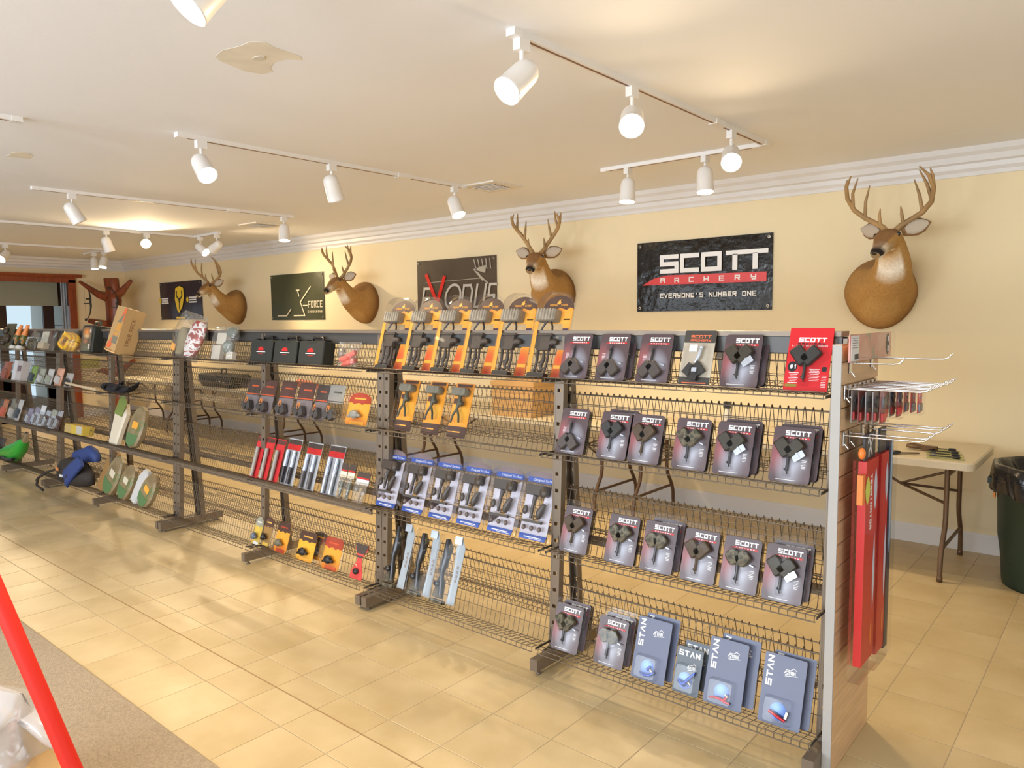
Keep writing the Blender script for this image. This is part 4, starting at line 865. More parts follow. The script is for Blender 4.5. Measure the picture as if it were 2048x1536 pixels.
# blue-grey packs
bcard=mat('slate_blue_card',(.125,.145,.235),.4); ball_m=grad_mat('blue_sphere_print',(.02,.10,.50),[(-.012,.062,.034,.034,(.24,.50,.88)),(.012,.02,.03,.03,(.01,.04,.30))],.3)
bluemet=mat('blue_anodised',(.02,.06,.45),.2,.8); redmet=mat('red_anodised',(.55,.02,.03),.2,.8); gold=mat('brass_tip',(.75,.62,.35),.25,1)
def stan(kind):
    P=[]; w_,h=(.152,.245) if kind!='small' else (.110,.175)
    P.append(('card',MB().prism(rrect(-w_/2,w_/2,0,h,.006),.001,.004).mesh('card',bcard if kind!='small' else mat('dark_slate_card',(.10,.125,.16),.4))))
    m=MB()
    if kind!='small':
        x=letters(m,'ST^N',-.041,h-.115,.023,.024,.0035,.0054,.001,.0006,0,0,True)
        lx,lz,k=.022,h-.055,1.0
    else:
        letters(m,'ST^N',-.046,h-.034,.021,.0200,.0033,.0050,.001,.0006); lx,lz,k=.015,h-.072,.8
    P.append(('lettering',m.mesh('lettering',WHITE))); m=MB(); rr=Matrix.Rotation(R(-7),3,'Y'); m2=MB(); letters(m2,'STAN',-.020*k,-.006,.013*k,.0082*k,.0016*k,.0022*k); strokes(m2,[[(-.024*k,-.002),(-.014*k,.012*k),(.0,.010*k),(.012*k,.018*k),(.022*k,.010*k)],[(-.02*k,-.010),(.024*k,-.008)]],.002,0,.0006)
    m.add([tuple(rr@Vector(v)+Vector((lx,.001,lz))) for v in m2.v],m2.f)
    P.append(('logo',m.mesh('logo',WHITE)))
    b_=MB(); b_.prism(ell(-.006,.05,.030,.032,24),.0002,.001); P.append(('sphere_print',b_.mesh('sphere_print',ball_m)))
    mm={'blue':bluemet,'small':bluemet,'red':redmet,'red2':redmet}[kind]; m=MB()
    if kind=='blue': m.tube([(-.034,-.008,.028),(-.01,-.010,.022),(.015,-.008,.026),(.03,-.008,.042)],[.003,.006,.007,.004],7); m.tube([(.0,-.008,.045),(.012,-.01,.060)],[.007,.005],7)
    elif kind=='small': m.tube([(-.03,-.010,.048),(-.004,-.012,.036),(.014,-.010,.062),(.034,-.008,.090)],[.007,.010,.008,.005],7)
    elif kind=='red': m.tube([(-.048,-.008,.022),(-.02,-.010,.030),(.012,-.010,.026),(.022,-.008,.048)],[.003,.006,.008,.005],7); m.tube([(.01,-.01,.024),(.034,-.008,.020)],[.007,.004],7)
    else: m.tube([(-.034,-.010,.046),(0,-.012,.034),(.026,-.010,.026)],[.007,.007,.006],8)
    P.append(('handle',m.mesh('handle',mm)))
    m=MB(); 
    if kind=='red2': m.box((.028,-.010,.046),(.008,.006,.024),0,Matrix.Rotation(R(12),3,'Y'))
    else: m.tube([(.014,-.012,.050),(.024,-.012,.042)],.004,6)
    P.append(('tip',m.mesh('tip',gold)))
    b_=MB(); bubble(b_,rrect(-.058 if kind!='small' else -.046,.046,.006,.10 if kind!='small' else .115,.012),.0008,-.024,.93); P.append(('bubble',b_.mesh('bubble',CLEAR)))
    return P
ST={k:stan(k) for k in ('blue','small','red','red2')}
G5='slate-blue release packs'
put(ST['red2'],4,-.937,'tall slate-blue pack with a red straight handle, nearest the slat panel, bottom shelf','release pack','release_pack',G5); put(ST['red2'],4,-.915,'slate-blue pack right behind the one nearest the slat panel','release pack','release_pack',G5,dy=.032,s0=.018)
put(ST['red'],4,-1.152,'tall slate-blue pack with a red branching handle, bottom shelf','release pack','release_pack',G5); put(ST['red'],4,-1.120,'slate-blue pack behind the one with the red branching handle','release pack','release_pack',G5,dy=.032,s0=.026)
put(ST['small'],4,-1.304,'small dark slate pack with lettering across its top, bottom shelf','release pack','release_pack',G5); put(ST['small'],4,-1.290,'small slate pack behind the other small one, top lettering showing','release pack','release_pack',G5,dy=.035,s0=.030)
put(ST['blue'],4,-1.472,'tall slate-blue pack with a blue handle, bottom shelf','release pack','release_pack',G5); put(ST['blue'],4,-1.455,'slate-blue pack behind the one with the blue handle','release pack','release_pack',G5,dy=.032,s0=.024)
# tall orange quiver packs
ocard=grad_mat('orange_to_red_print',(.88,.36,.04),[(.05,.02,.10,.14,(.45,.03,.015)),(.05,.10,.05,.05,(.80,.10,.03)),(.05,.28,.08,.06,(.95,.48,.08))],.35)
brownp=mat('dark_brown_print',(.075,.035,.025),.4); orp=mat('orange_small_print',(.90,.42,.05),.4); foam=ramp_mat('grey_camouflage_hood',[(0,(.20,.17,.13)),(.45,(.28,.24,.185)),(.55,(.36,.31,.24)),(1,(.23,.195,.15))],22,3,.4)
darkcamo=ramp_mat('dark_camouflage_block',[(0,(.035,.026,.022)),(.5,(.075,.055,.042)),(.6,(.05,.04,.03)),(1,(.09,.07,.05))],40,3,.5)
def quiver():
    P=[]; w_,h=.188,.372
    a=arch(w_-.014,h-.016,.055); m=MB()
    top=[p for p in a if p[1]>.30]
    m.prism([(-.087,.298)]+[(.087,.298)]+top[0:] if False else [(-.087,.295),(.087,.295)]+[p for p in top],.045,.047); P.append(('header',m.mesh('header',brownp)))
    m=MB(); zz=[(-.087,.240)]+[(.087,.240)]+[(.087-.0193*i,.300+.006*math.sin(i*2.1)) for i in range(10)]
    m.prism(zz,.0435,.0448)
    m.prism([(.018,.012),(.085,.012),(.085,.242),(.040,.242),(.048,.19),(.040,.15)],.0435,.0448); m.prism([(-.088,.02),(-.066,.02),(-.066,.236),(-.088,.236)],.004,.0055); m.prism([(-.035,.236),(.085,.236),(.085,.295),(-.035,.295)],.0425,.0435)
    P.append(('card',m.mesh('card',ocard)))
    m=MB(); letters(m,'TROPHY',-.052,.312,.008,.0055,.0022,.0014,.0448,.0005); letters(m,'RIDGE',.014,.312,.008,.0055,.0022,.0014,.0448,.0005)
    m.prism([(-.012,.322),(.004,.318),(.012,.326),(.006,.332),(.010,.340),(-.002,.334)],.0440,.0448); m.box((.055,.043,.058),(.05,.001,.014)); P.append(('emblem',m.mesh('emblem',orp)))
    m=MB(); m.box((.062,.043,.205),(.032,.001,.025)); m.box((.06,.043,.255),(.036,.001,.006)); P.append(('photo_print',m.mesh('photo_print',mat('purple_print',(.10,.05,.09),.4)))); 
    m=MB(); m.box((.062,.043,.182),(.030,.001,.018)); P.append(('pink_print',m.mesh('pink_print',mat('pink_print',(.75,.25,.28),.4))))
    m=MB(); o=[(-.080,.240),(.022,.240),(.026,.25),(.027,.288),(-.080,.288),(-.084,.25)]
    m.loft([[(x,.040,z) for x,z in o],[(x,.0,z) for x,z in o],[(x*.96-.001,-.006,.264+(z-.264)*.9) for x,z in o]],0,False)
    for i in range(6): m.tube([(-.072+.017*i,-.004,.242),(-.072+.017*i,-.004,.290)],.006,6)
    P.append(('hood',m.mesh('hood',foam)))
    m=MB(); m.tube([(-.030,.018,.242),(-.052,.018,.212),(-.058,.02,.190)],.0045,6); m.tube([(-.006,.018,.242),(.006,.018,.218),(.008,.02,.188)],.0045,6); P.append(('arm',m.mesh('arm',gun)))
    m=MB(); m.prism([(-.062,.120),(.004,.120),(.008,.127),(.008,.180),(-.062,.180)],.012,.034); m.box((-.027,.018,.184),(.090,.024,.008)); m.tube([(.008,.02,.152),(.030,.022,.158),(.044,.022,.150)],[.015,.012,.010],8)
    m.tube([(-.055,.02,.118),(-.050,.02,.07),(-.057,.02,.03)],[.007,.007,.006],6); m.tube([(-.02,.02,.118),(-.014,.02,.08),(-.026,.02,.055),(-.018,.02,.035)],[.006,.010,.009,.005],7); m.tube([(.004,.02,.118),(.008,.02,.08),(.002,.02,.03)],[.005,.006,.005],6); m.tube([(-.055,.02,.075),(-.035,.018,.068),(-.012,.02,.085)],.0035,5); m.tube([(-.055,.02,.045),(-.03,.018,.035),(.002,.02,.05)],.0035,5)
    P.append(('quiver',m.mesh('quiver',darkcamo)))
    m=MB(); m.prism(rrect(-.080,.014,.004,.026,.005),.0,.036); P.append(('gripper',m.mesh('gripper',mat('black_rubber',(.03,.026,.022),.5))))
    o=arch(w_,h,.060,n=14); m=MB(); m.loft([[(x,.048,z) for x,z in o],[(x,.047,z) for x,z in shrink(o,.93)],[(x,-.008,z) for x,z in shrink(o,.88)]],0,False,False,True); m.prism(shrink(o,1.0),.048,.0485)
    P.append(('clear_shell',m.mesh('clear_shell',CLEAR))); return P
QV=quiver()
for _n,_m in QV: _m.transform(Matrix.Scale(1.13,4,(0,0,1)))
for i,x in enumerate((-2.055,-2.268,-2.475,-2.684,-2.90,-3.12)):
    put(QV,1,x,'tall arched orange quiver pack, %s from the grey release packs on top shelf'%ORD[i],'quiver pack','quiver_pack','tall orange quiver packs',s0=.006,dy=.0,lean=R(17),sx=1.0+.012*i)
# medium orange packs, second shelf
def rest():
    P=[]; w_,h=.145,.288
    P.append(('card',MB().prism(rrect(-.064,.064,.050,h-.004,.008),.036,.038).mesh('card',grad_mat('amber_print',(.86,.34,.03),[(0,.13,.07,.06,(.95,.52,.06)),(0,.27,.1,.05,(.55,.20,.05))],.35))))
    m=MB(); m.prism(rrect(-.064,.064,.004,.062,.008),.035,.037); m.box((-.040,.034,.190),(.034,.002,.026)); m.box((0,.034,.272),(.10,.002,.014)); P.append(('dark_print',m.mesh('dark_print',brownp)))
    m=MB(); m.box((0,.034,.034),(.05,.001,.006)); m.box((-.02,.034,.034),(.09,.001,.002)); m.box((-.038,.034,.160),(.036,.002,.018)); P.append(('light_print',m.mesh('light_print',orp)))
    hd=ramp_mat('grey_green_hood',[(0,(.10,.10,.07)),(.5,(.22,.20,.15)),(1,(.13,.13,.09))],30,3,.35); m=MB(); o=rrect(-.056,.046,.214,.254,.016,4)
    m.loft([[(x,.034,z) for x,z in o],[(x,.004,z) for x,z in o],[(x,-.004,z) for x,z in shrink(o,.9)]],0,True)
    for i in range(6): m.ball((-.046+.016*i,.0,.25),(.007,.006,.006),0,6,4)
    P.append(('hood',m.mesh('hood',hd)))
    m=MB(); m.tube([(.004,.012,.214),(.006,.012,.185),(-.004,.012,.15)],[.010,.014,.008],7); m.tube([(.018,.01,.175),(.03,.01,.172)],[.016,.012],7); m.tube([(-.004,.012,.15),(-.024,.012,.115),(-.034,.014,.075)],.006,6); m.tube([(-.004,.012,.15),(.016,.012,.115),(.022,.014,.08)],.006,6); P.append(('quiver',m.mesh('quiver',mat('olive_arm',(.075,.07,.04),.4))))
    o=rrect(-w_/2,w_/2,0,h,.014); m=MB(); m.loft([[(x,.040,z) for x,z in o],[(x,.038,z) for x,z in shrink(o,.93)],[(x,-.008,z) for x,z in shrink(o,.88)]],0,False,False,True); P.append(('clear_shell',m.mesh('clear_shell',CLEAR))); return P
RS=rest()
for i,x in enumerate((-2.612,-2.800,-3.010)): put(RS,2,x,'amber hooded-rest pack on second shelf, %s from the empty wire stretch'%ORD[i],'quiver pack','quiver_pack','amber packs below the tall orange ones',s0=.018)
# blue and white packs, third shelf
lav=mat('lavender_white_card',(.62,.60,.70),.4); bluep=mat('royal_blue_print',(.035,.09,.42),.4); hdb=mat('dark_brown_hood',(.05,.034,.022),.4)
def bw_pack():
    P=[]; w_,h=.188,.328; m=MB()
    m.prism([(-.080,.035),(-.022,.075),(-.022,.255),(-.083,.255)] ,.036,.038); m.prism([(.012,.085),(.078,.085),(.083,.262),(.034,.235)],.036,.038); m.prism(rrect(-.080,.078,.028,.088,.004),.036,.038)
    P.append(('card',m.mesh('card',lav)))
    m=MB(); m.prism([(-.084,.268),(.084,.268),(.084,.292),(-.084,.292)],.034,.037); m.prism([(-.08,.003),(.07,.003),(.080,.028),(-.08,.028)],.034,.037); P.append(('blue_band',m.mesh('blue_band',bluep)))
    m=MB(); m.prism([(-.080,.292),(.080,.292)]+[p for p in arch(.170,.322,.040) if p[1]>.294],.035,.037); P.append(('header',m.mesh('header',mat('mauve_print',(.22,.16,.17),.4))))
    m=MB(); m.box((.0,.033,.015),(.10,.001,.004)); m.box((.02,.033,.009),(.08,.001,.002)); P.append(('white_print',m.mesh('white_print',WHITE)))
    m=MB(); o=rrect(-.066,.058,.206,.256,.012); m.loft([[(x,.034,z) for x,z in o],[(x,.002,z) for x,z in o],[(x,-.006,z) for x,z in shrink(o,.88)]],0,False); m.ball((.045,-.002,.225),(.024,.012,.026),0,10,6)
    P.append(('hood',m.mesh('hood',hdb)))
    m=MB(); m.tube([(-.004,.01,.206),(-.012,.012,.17),(-.014,.012,.10)],[.013,.008,.007],6); m.ball((-.052,.012,.135),(.015,.010,.022),0,8,6); m.tube([(.052,.012,.175),(.035,.008,.13),(.028,.012,.105)],[.010,.018,.012],8); m.box((-.005,.012,.086),(.115,.016,.012)); P.append(('quiver',m.mesh('quiver',mat('dark_grey_brown_part',(.065,.05,.042),.4))))
    m=MB()
    for x in (-.045,0,.045): m.ball((x,.014,.056),(.011,.010,.013),0,8,5)
    P.append(('knob',m.mesh('knob',mat('grey_brown_knob',(.16,.12,.11),.4))))
    o=arch(w_,h,.050,n=14); m=MB(); m.loft([[(x,.042,z) for x,z in o],[(x,.040,z) for x,z in shrink(o,.94)],[(x,-.010,z) for x,z in shrink(o,.88)]],0,False,False,True); m.prism(o,.042,.0425); P.append(('clear_shell',m.mesh('clear_shell',CLEAR))); return P
BWP=bw_pack()
def textmesh(s,size,m_):
    c=bpy.data.curves.new('t','FONT'); c.body=s; c.size=size; c.extrude=.0004; c.shear=.2; c.align_x='CENTER'; o=bpy.data.objects.new('t',c); COL.objects.link(o)
    dg=bpy.context.evaluated_depsgraph_get(); me=bpy.data.meshes.new_from_object(o.evaluated_get(dg)); bpy.data.objects.remove(o); me.materials.clear(); me.materials.append(m_); me.transform(Matrix.Rotation(R(90),4,'X')); return me
tmz=textmesh('Designed To Hunt',.0165,WHITE); tmz.transform(Matrix.Translation((.012,.0335,.2745))); BWP.append(('lettering',tmz))
for i,x in enumerate((-2.112,-2.312,-2.520,-2.722,-2.930,-3.145)): put(BWP,3,x,'arched blue-banded quiver pack on third shelf, %s from the release packs'%ORD[i],'quiver pack','quiver_pack','blue-banded quiver packs',s0=.024-.001*i)
# clear camouflage packs, bottom shelf
def long_pack():
    P=[]; w_,h=.170,.365; m=MB(); m.prism([(.022,.012),(.075,.012),(.080,.30),(.046,.36),(.020,.30),(.030,.16)],.030,.032); P.append(('card',m.mesh('card',mat('pale_blue_grey_card',(.40,.46,.52),.3))))
    m=MB()
    for i in range(4): m.box((.055,.029,.20-.022*i),(.012,.001,.016))
    P.append(('print',m.mesh('print',mat('grey_brown_print',(.30,.27,.27),.4))))
    m=MB(); m.prism([(-.070,.03),(-.005,.03),(-.012,.12),(-.045,.15)],.012,.03); m.prism([(-.058,.17),(-.034,.15),(-.012,.20),(-.020,.24),(-.05,.23)],.010,.03); m.prism([(-.05,.22),(-.02,.20),(.0,.29),(-.03,.33)],.004,.03); m.prism([(-.074,.004),(.015,.004),(.015,.022),(-.074,.022)],.0,.03); P.append(('arrow_rest',m.mesh('arrow_rest',camo)))
    m=MB(); m.tube([(-.03,.01,.33),(-.015,.008,.24),(-.03,.01,.17),(-.01,.01,.05)],[.012,.022,.014,.012],7); m.ball((.005,.0,.245),(.012,.01,.012),0,8,5); m.ball((-.045,.0,.10),(.022,.012,.016),0,8,5); P.append(('sight',m.mesh('sight',gun)))
    m=MB(); m.box((.03,.024,.335),(.05,.004,.04)); P.append(('reflective_label',m.mesh('reflective_label',mat('silver_label',(.55,.62,.7),.25,.6))))
    o=rrect(-w_/2,w_/2,0,h,.012); m=MB(); m.loft([[(x,.036,z) for x,z in o],[(x,.034,z) for x,z in shrink(o,.94)],[(x,-.010,z) for x,z in shrink(o,.90)]],0,False,False,True); P.append(('clear_shell',m.mesh('clear_shell',CLEAR))); return P
LP=long_pack()
for i,x in enumerate((-2.680,-2.860,-3.060)): put(LP,4,x,'long clear camouflage sight pack on bottom shelf, %s from the empty basket'%ORD[i],'sight pack','sight_pack','long clear packs on the bottom shelf',s0=.030)
# black hard cases
def hardcase():
    P=[]; w_,h,d=.245,.150,.085; m=MB(); o=rrect(-w_/2,w_/2,0,h,.012)
    m.loft([[(x,0,z) for x,z in shrink(o,.97)],[(x,.006,z) for x,z in o],[(x,d-.006,z) for x,z in o],[(x,d,z) for x,z in shrink(o,.97)]],0,False); m.box((0,.0,h-.010),(.10,.004,.004)); P.append(('body',m.mesh('body',blk)))
    m=MB(); m.tube([(-.055,.045,h-.004),(-.05,.045,h+.024),(.05,.045,h+.024),(.055,.045,h-.004)],.009,6); P.append(('handle',m.mesh('handle',BLACK)))
    m=MB()
    for s_ in (-.085,.085): m.box((s_,.045,h+.004),(.03,.06,.012))
    P.append(('latch',m.mesh('latch',BLACK)))
    m=MB(); m.prism([(-.035,.082),(.03,.082),(.024,.100),(.0,.106),(-.03,.098)],-.001,.0); m.box((.0,.0,.060),(.05,.002,.003)); P.append(('red_emblem',m.mesh('red_emblem',RED)))
    m=MB(); m.box((0,0,.073),(.10,.002,.004)); P.append(('white_line',m.mesh('white_line',WHITE))); return P
HC=hardcase()
for i,x in enumerate((-3.79,-4.06,-4.33)): put(HC,1,x,'black hard case with red emblem on top shelf, %s from the red-handled bag'%ORD[i],'case','hard_case','three black hard cases',s0=.006,dy=-.01,lean=R(10))
# second shelf, bay three: dark header release packs
def header_pack(hdr,band,item,w_=.17,h=.222,back=None):
    P=[]; m=MB(); m.prism(rrect(-w_/2+.004,w_/2-.004,h*.52,h-.002,.006),.034,.036); P.append(('header',m.mesh('header',hdr)))
    if back: m=MB(); m.prism(rrect(-w_/2+.004,w_/2-.004,.004,h*.52,.006),.034,.036); P.append(('card',m.mesh('card',back)))
    m=MB(); m.box((0,.033,h*.56),(w_-.012,.001,.006)); m.box((.01,.033,h*.80),(w_*.5,.001,.009)); P.append(('band',m.mesh('band',band)))
    m=MB(); m.box((-.02,.012,h*.22),(.05,.03,.05),0,Matrix.Rotation(R(30),3,'Y')); m.box((.025,.012,h*.20),(.04,.03,.06),0,Matrix.Rotation(R(-30),3,'Y')); m.tube([(0,.01,h*.3),(-.02,.01,h*.12)],.008,6); P.append(('goods',m.mesh('goods',item)))
    m=MB(); m.tube([(.012*math.cos(a*.7)-.005,.0,h*.34+.018*math.sin(a*.7)) for a in range(10)],.004,6,caps=False); P.append(('ring',m.mesh('ring',mat('orange_ring',(.75,.25,.04),.4))))
    o=rrect(-w_/2,w_/2,0,h,.012); m=MB(); m.loft([[(x,.038,z) for x,z in o],[(x,.036,z) for x,z in shrink(o,.95)],[(x,-.008,z) for x,z in shrink(o,.9)]],0,False,False,True); P.append(('clear_shell',m.mesh('clear_shell',CLEAR))); return P
mar=mat('maroon_header',(.10,.045,.035),.4); dkb=mat('dark_brown_header',(.06,.04,.032),.4); redband=mat('red_orange_band',(.65,.10,.03),.4); greyit=mat('grey_mechanism',(.09,.085,.085),.35,.4)
HP1=header_pack(dkb,redband,greyit,.16,.226,mat('grey_mauve_card',(.20,.17,.18),.4)); HP2=header_pack(mar,redband,greyit,.17,.228,mat('grey_mauve_card',(.20,.17,.18),.4)); HP3=header_pack(mat('silver_blister_card',(.42,.40,.36),.3,.3),mat('dark_line',(.1,.08,.06),.5),greyit,.155,.232)
G7='boxed accessories in dark header packs'
put(HP1,2,-3.77,'narrow dark-header pack on second shelf, right beside the silver blister pack','accessory pack','accessory_pack',G7,sx=.8)
put(HP2,2,-3.935,'dark-header pack on second shelf, second from the silver blister pack','accessory pack','accessory_pack',G7)
put(HP2,2,-4.135,'dark-header pack on second shelf, third from the silver blister pack','accessory pack','accessory_pack',G7); put(HP2,2,-4.355,'dark-header pack on second shelf, fourth from the silver blister pack','accessory pack','accessory_pack',G7)
put(HP1,2,-4.53,'dark-header pack at the far end of its row on the second shelf','accessory pack','accessory_pack',G7)
put(HP3,2,-3.635,'silver blister pack with a dark mechanism on the second shelf','accessory pack','accessory_pack')
def arch_pack(w_,h,hdr,body,accent,item,shape='arch'):
    P=[]; o=arch(w_,h,.045) if shape=='arch' else rrect(-w_/2,w_/2,0,h,.03,4); i=shrink(o,.93)
    m=MB(); m.prism(i,.030,.032); P.append(('card',m.mesh('card',body)))
    m=MB(); zt=[p for p in i if p[1]>h*.66]; xs_=[p[0] for p in i]; a,b_=min(xs_),max(xs_)
    zz=[(a,h*.68)]+[(a+(b_-a)*k/8,h*.66+.006*math.sin(k*2.2)) for k in range(1,8)]+[(b_,h*.68)]
    m.prism(zz+[p for p in zt if p[1]>h*.69],.0285,.030); P.append(('header',m.mesh('header',hdr)))
    m=MB(); m.box((0,.028,h*.80),(w_*.5,.001,.008)); m.box((w_*.05,.0285,h*.10),(w_*.6,.001,.02)); P.append(('print',m.mesh('print',accent)))
    m=MB(); m.ball((-.005,.008,h*.33),(w_*.20,.018,.025),0,10,6); m.tube([(-w_*.28,.01,h*.25),(0,.006,h*.33),(w_*.25,.01,h*.30)],[.008,.012,.008],7); P.append(('goods',m.mesh('goods',item)))
    m=MB(); m.loft([[(x,.034,z) for x,z in o],[(x,.032,z) for x,z in shrink(o,.93)],[(x,-.012,z) for x,z in shrink(o,.84)]],0,False,False,True); P.append(('clear_shell',m.mesh('clear_shell',CLEAR))); return P
amber=grad_mat('amber_red_print',(.85,.38,.04),[(0,.02,.12,.06,(.60,.10,.02))],.35); redcap=mat('red_header',(.42,.05,.02),.4)
put(arch_pack(.205,.20,redcap,amber,orp,mat('grey_cup',(.30,.29,.25),.35)),2,-3.40,'arched orange and red pack closing the row on the second shelf','accessory pack','accessory_pack')
# red-handled goods bag on top shelf
def pillow(w_,h,d,seed,n=9,mt=CLEARBAG,jit=.10):
    rnd=random.Random(seed); N=24; rings=[]
    for k in range(n+1):
        v=k/n; th=d*max(.06,math.sin(math.pi*min(1,max(0,v)))**.6); ww=w_*(.92+.10*math.sin(v*5+seed)+.04*rnd.uniform(-1,1)); rr=[]
        for j in range(N):
            a=2*math.pi*j/N; q=1+jit*rnd.uniform(-1,1)*.6; rr.append((ww/2*math.copysign(abs(math.cos(a))**.8,math.cos(a))*q, th/2*math.sin(a)*q, h*v+.012*rnd.uniform(-1,1)*(0<k<n)))
        rings.append(rr)
    m=MB(); m.loft(rings,0,True); return m
t=put([],1,-3.475,'clear bag holding red handles beside the black hard cases','bag','clear_bag',s0=.004,dy=.02,lean=R(14))
pillow(.20,.155,.06,3).build('bag',CLEARBAG,t)
m=MB(); m.tube([(-.06,-.0,.05),(-.01,.0,.06),(.06,0,.10)],[.016,.020,.014],8); m.tube([(-.05,.01,.02),(.02,.0,.035),(.07,.0,.05)],[.012,.018,.014],8); m.build('handles',mat('coral_red_handle',(.80,.12,.08),.35),t)
m=MB(); m.ball((-.065,0,.09),(.03,.02,.03),0,8,6); m.tube([(-.06,0,.09),(.02,0,.075)],.009,6); m.build('jaws',mat('grey_brown_jaw',(.25,.20,.16),.4,.4),t)
# bags by the third upright
t=put([],1,-5.32,'large clear bag holding red and white printed gloves on top shelf','bag','clear_bag',s0=.004,dy=-.01,lean=R(12),tilt=R(10))
pillow(.40,.34,.14,5,12).build('bag',CLEARBAG,t)
rw=ramp_mat('red_white_pattern',[(0,(.30,.04,.03)),(.44,(.45,.07,.05)),(.47,(.80,.75,.74)),(.56,(.80,.76,.78)),(.6,(.35,.06,.04)),(1,(.30,.25,.28))],11,2,.6,constant=True,stretch=(1,1,2.2),distort=.6)
m=MB(); m.loft([[(.04+a*.11*math.cos(q)+.07*v,.035*math.sin(q),.03+.27*v) for q in [2*math.pi*j/14 for j in range(14)]] for v,a in ((0,.35),(.15,.8),(.5,1.0),(.85,.9),(1,.35))],0,True); m.build('gloves',rw,t)
m=MB(); m.loft([[(-.10+a*.07*math.cos(q),.03*math.sin(q),.02+.20*v) for q in [2*math.pi*j/12 for j in range(12)]] for v,a in ((0,.5),(.3,1.0),(.7,1),(1,.4))],0,True); m.build('packing',mat('olive_packing',(.28,.23,.13),.8),t)
m=MB(); m.box((-.15,-.035,.06),(.06,.003,.05)); m.build('orange_label',mat('orange_label',(.75,.35,.08),.5),t)
t=put([],1,-4.79,'clear bag of grey and white goods beside the red and white gloves','bag','clear_bag',s0=.004,dy=-.01,lean=R(12))
pillow(.32,.24,.12,9,10).build('bag',CLEARBAG,t)
m=MB(); m.ball((.07,0,.20),(.065,.03,.035),0,10,6); m.ball((.05,0,.10),(.06,.035,.05),0,10,6); m.build('grey_bundle',mat('grey_green_bundle',(.17,.19,.16),.7),t)
m=MB(); m.box((-.08,.0,.055),(.11,.03,.10)); m.box((-.05,.01,.155),(.12,.03,.08)); m.box((.10,.0,.04),(.08,.03,.05)); m.build('white_packets',mat('off_white_packet',(.62,.56,.48),.6),t)
# third shelf bay three: red carded tubes, knives
def tube_card(card_m,top_m,tube_a,tube_b,n,w_,h,grip=.4):
    P=[]; m=MB(); m.prism(rrect(-w_/2,w_/2,0,h,.004),.024,.026); P.append(('card',m.mesh('card',card_m)))
    m=MB(); m.box((0,.0235,h*.93),(w_-.006,.001,h*.10)); P.append(('header',m.mesh('header',top_m)))
    if n==2: m=MB(); m.box((0,.0235,h*.82),(w_-.004,.001,h*.12)); P.append(('red_band',m.mesh('red_band',RED)))
    for i in range(n):
        x=(i-(n-1)/2)*w_/n*.98
        a=MB(); a.tube([(x,.008,h*grip),(x,.008,h*.74)],.0135,10); P.append(('blade_tube',a.mesh('blade_tube',tube_a)))
        a=MB(); a.tube([(x,.008,h*.05),(x,.008,h*grip)],[.0125,.0135],10); P.append(('handle',a.mesh('handle',tube_b)))
        b_=MB(); o=rrect(x-w_/n*.44,x+w_/n*.44,.004,h*.985,.008); b_.loft([[(p,.024,z) for p,z in o],[(p,-.008,z) for p,z in shrink(o,.93)]],0,False,False,True); P.append(('clear_shell',b_.mesh('clear_shell',CLEAR)))
    return P
gtube=mat('grey_clear_tube',(.36,.34,.31),.25); bsil=mat('polished_tube',(.55,.60,.70),.2,.8); rcard=mat('scarlet_card',(.62,.03,.035),.4); gcard=mat('silver_grey_card',(.45,.47,.52),.35)
TC=tube_card(rcard,mar,gtube,gtube,1,.095,.285); K1=tube_card(gcard,dkb,bsil,mat('black_handle',(.02,.014,.02),.25),2,.145,.300); K2=tube_card(gcard,dkb,bsil,mat('grey_handle',(.10,.09,.09),.3),2,.150,.300); K3=tube_card(gcard,dkb,bsil,mat('bright_handle',(.40,.42,.45),.25,.6),2,.150,.305)
for i,x in enumerate((-4.235,-4.355,-4.465)): put(TC,3,x,'slim scarlet card with a grey tube, %s from the two-tube packs'%ORD[i],'knife pack','knife_pack','slim scarlet tube cards',s0=.005)
put(K1,3,-4.085,'two-tube knife pack with black handles, next to the scarlet cards','knife pack','knife_pack',s0=.008); put(K2,3,-3.872,'two-tube knife pack with grey handles on the third shelf','knife pack','knife_pack',s0=.004); put(K3,3,-3.648,'two-tube knife pack with bright handles on the third shelf','knife pack','knife_pack',s0=.004)
def polybag(w_,h,hdr,mid,item):
    P=[]; m=MB(); m.box((0,.01,h*.88),(w_,.003,h*.22)); P.append(('header',m.mesh('header',hdr)))
    m=MB(); m.box((0,.008,h*.80),(w_*.9,.001,.008)); P.append(('red_line',m.mesh('red_line',RED)))
    m=MB(); m.box((0,.009,h*.69),(w_*.96,.003,h*.16)); P.append(('label',m.mesh('label',mid)))
    m=MB(); m.tube([(-w_*.1,.012,h*.08),(w_*.05,.010,h*.5)],[.008,.010],7); P.append(('goods',m.mesh('goods',item)))
    P.append(('bag',pillow(w_,h*.68,.03,4,6).mesh('bag',CLEARBAG))); return P
PB=polybag(.062,.215,dkb,mat('cream_label',(.72,.66,.55),.5),mat('olive_rod',(.10,.11,.07),.4)); PB2=polybag(.115,.185,dkb,mat('pale_grey_label',(.66,.67,.70),.5),mat('tan_fibre',(.40,.30,.18),.7))
put(PB,3,-3.455,'slim header bag with a green rod, nearer the blue-banded packs','bag','header_bag','two slim header bags',s0=.002); put(PB,3,-3.525,'slim header bag with a green rod, nearer the knives','bag','header_bag','two slim header bags',s0=.002)
put(PB2,3,-3.345,'wide header bag with a pale label beside the blue-banded packs','bag','header_bag',s0=.0)
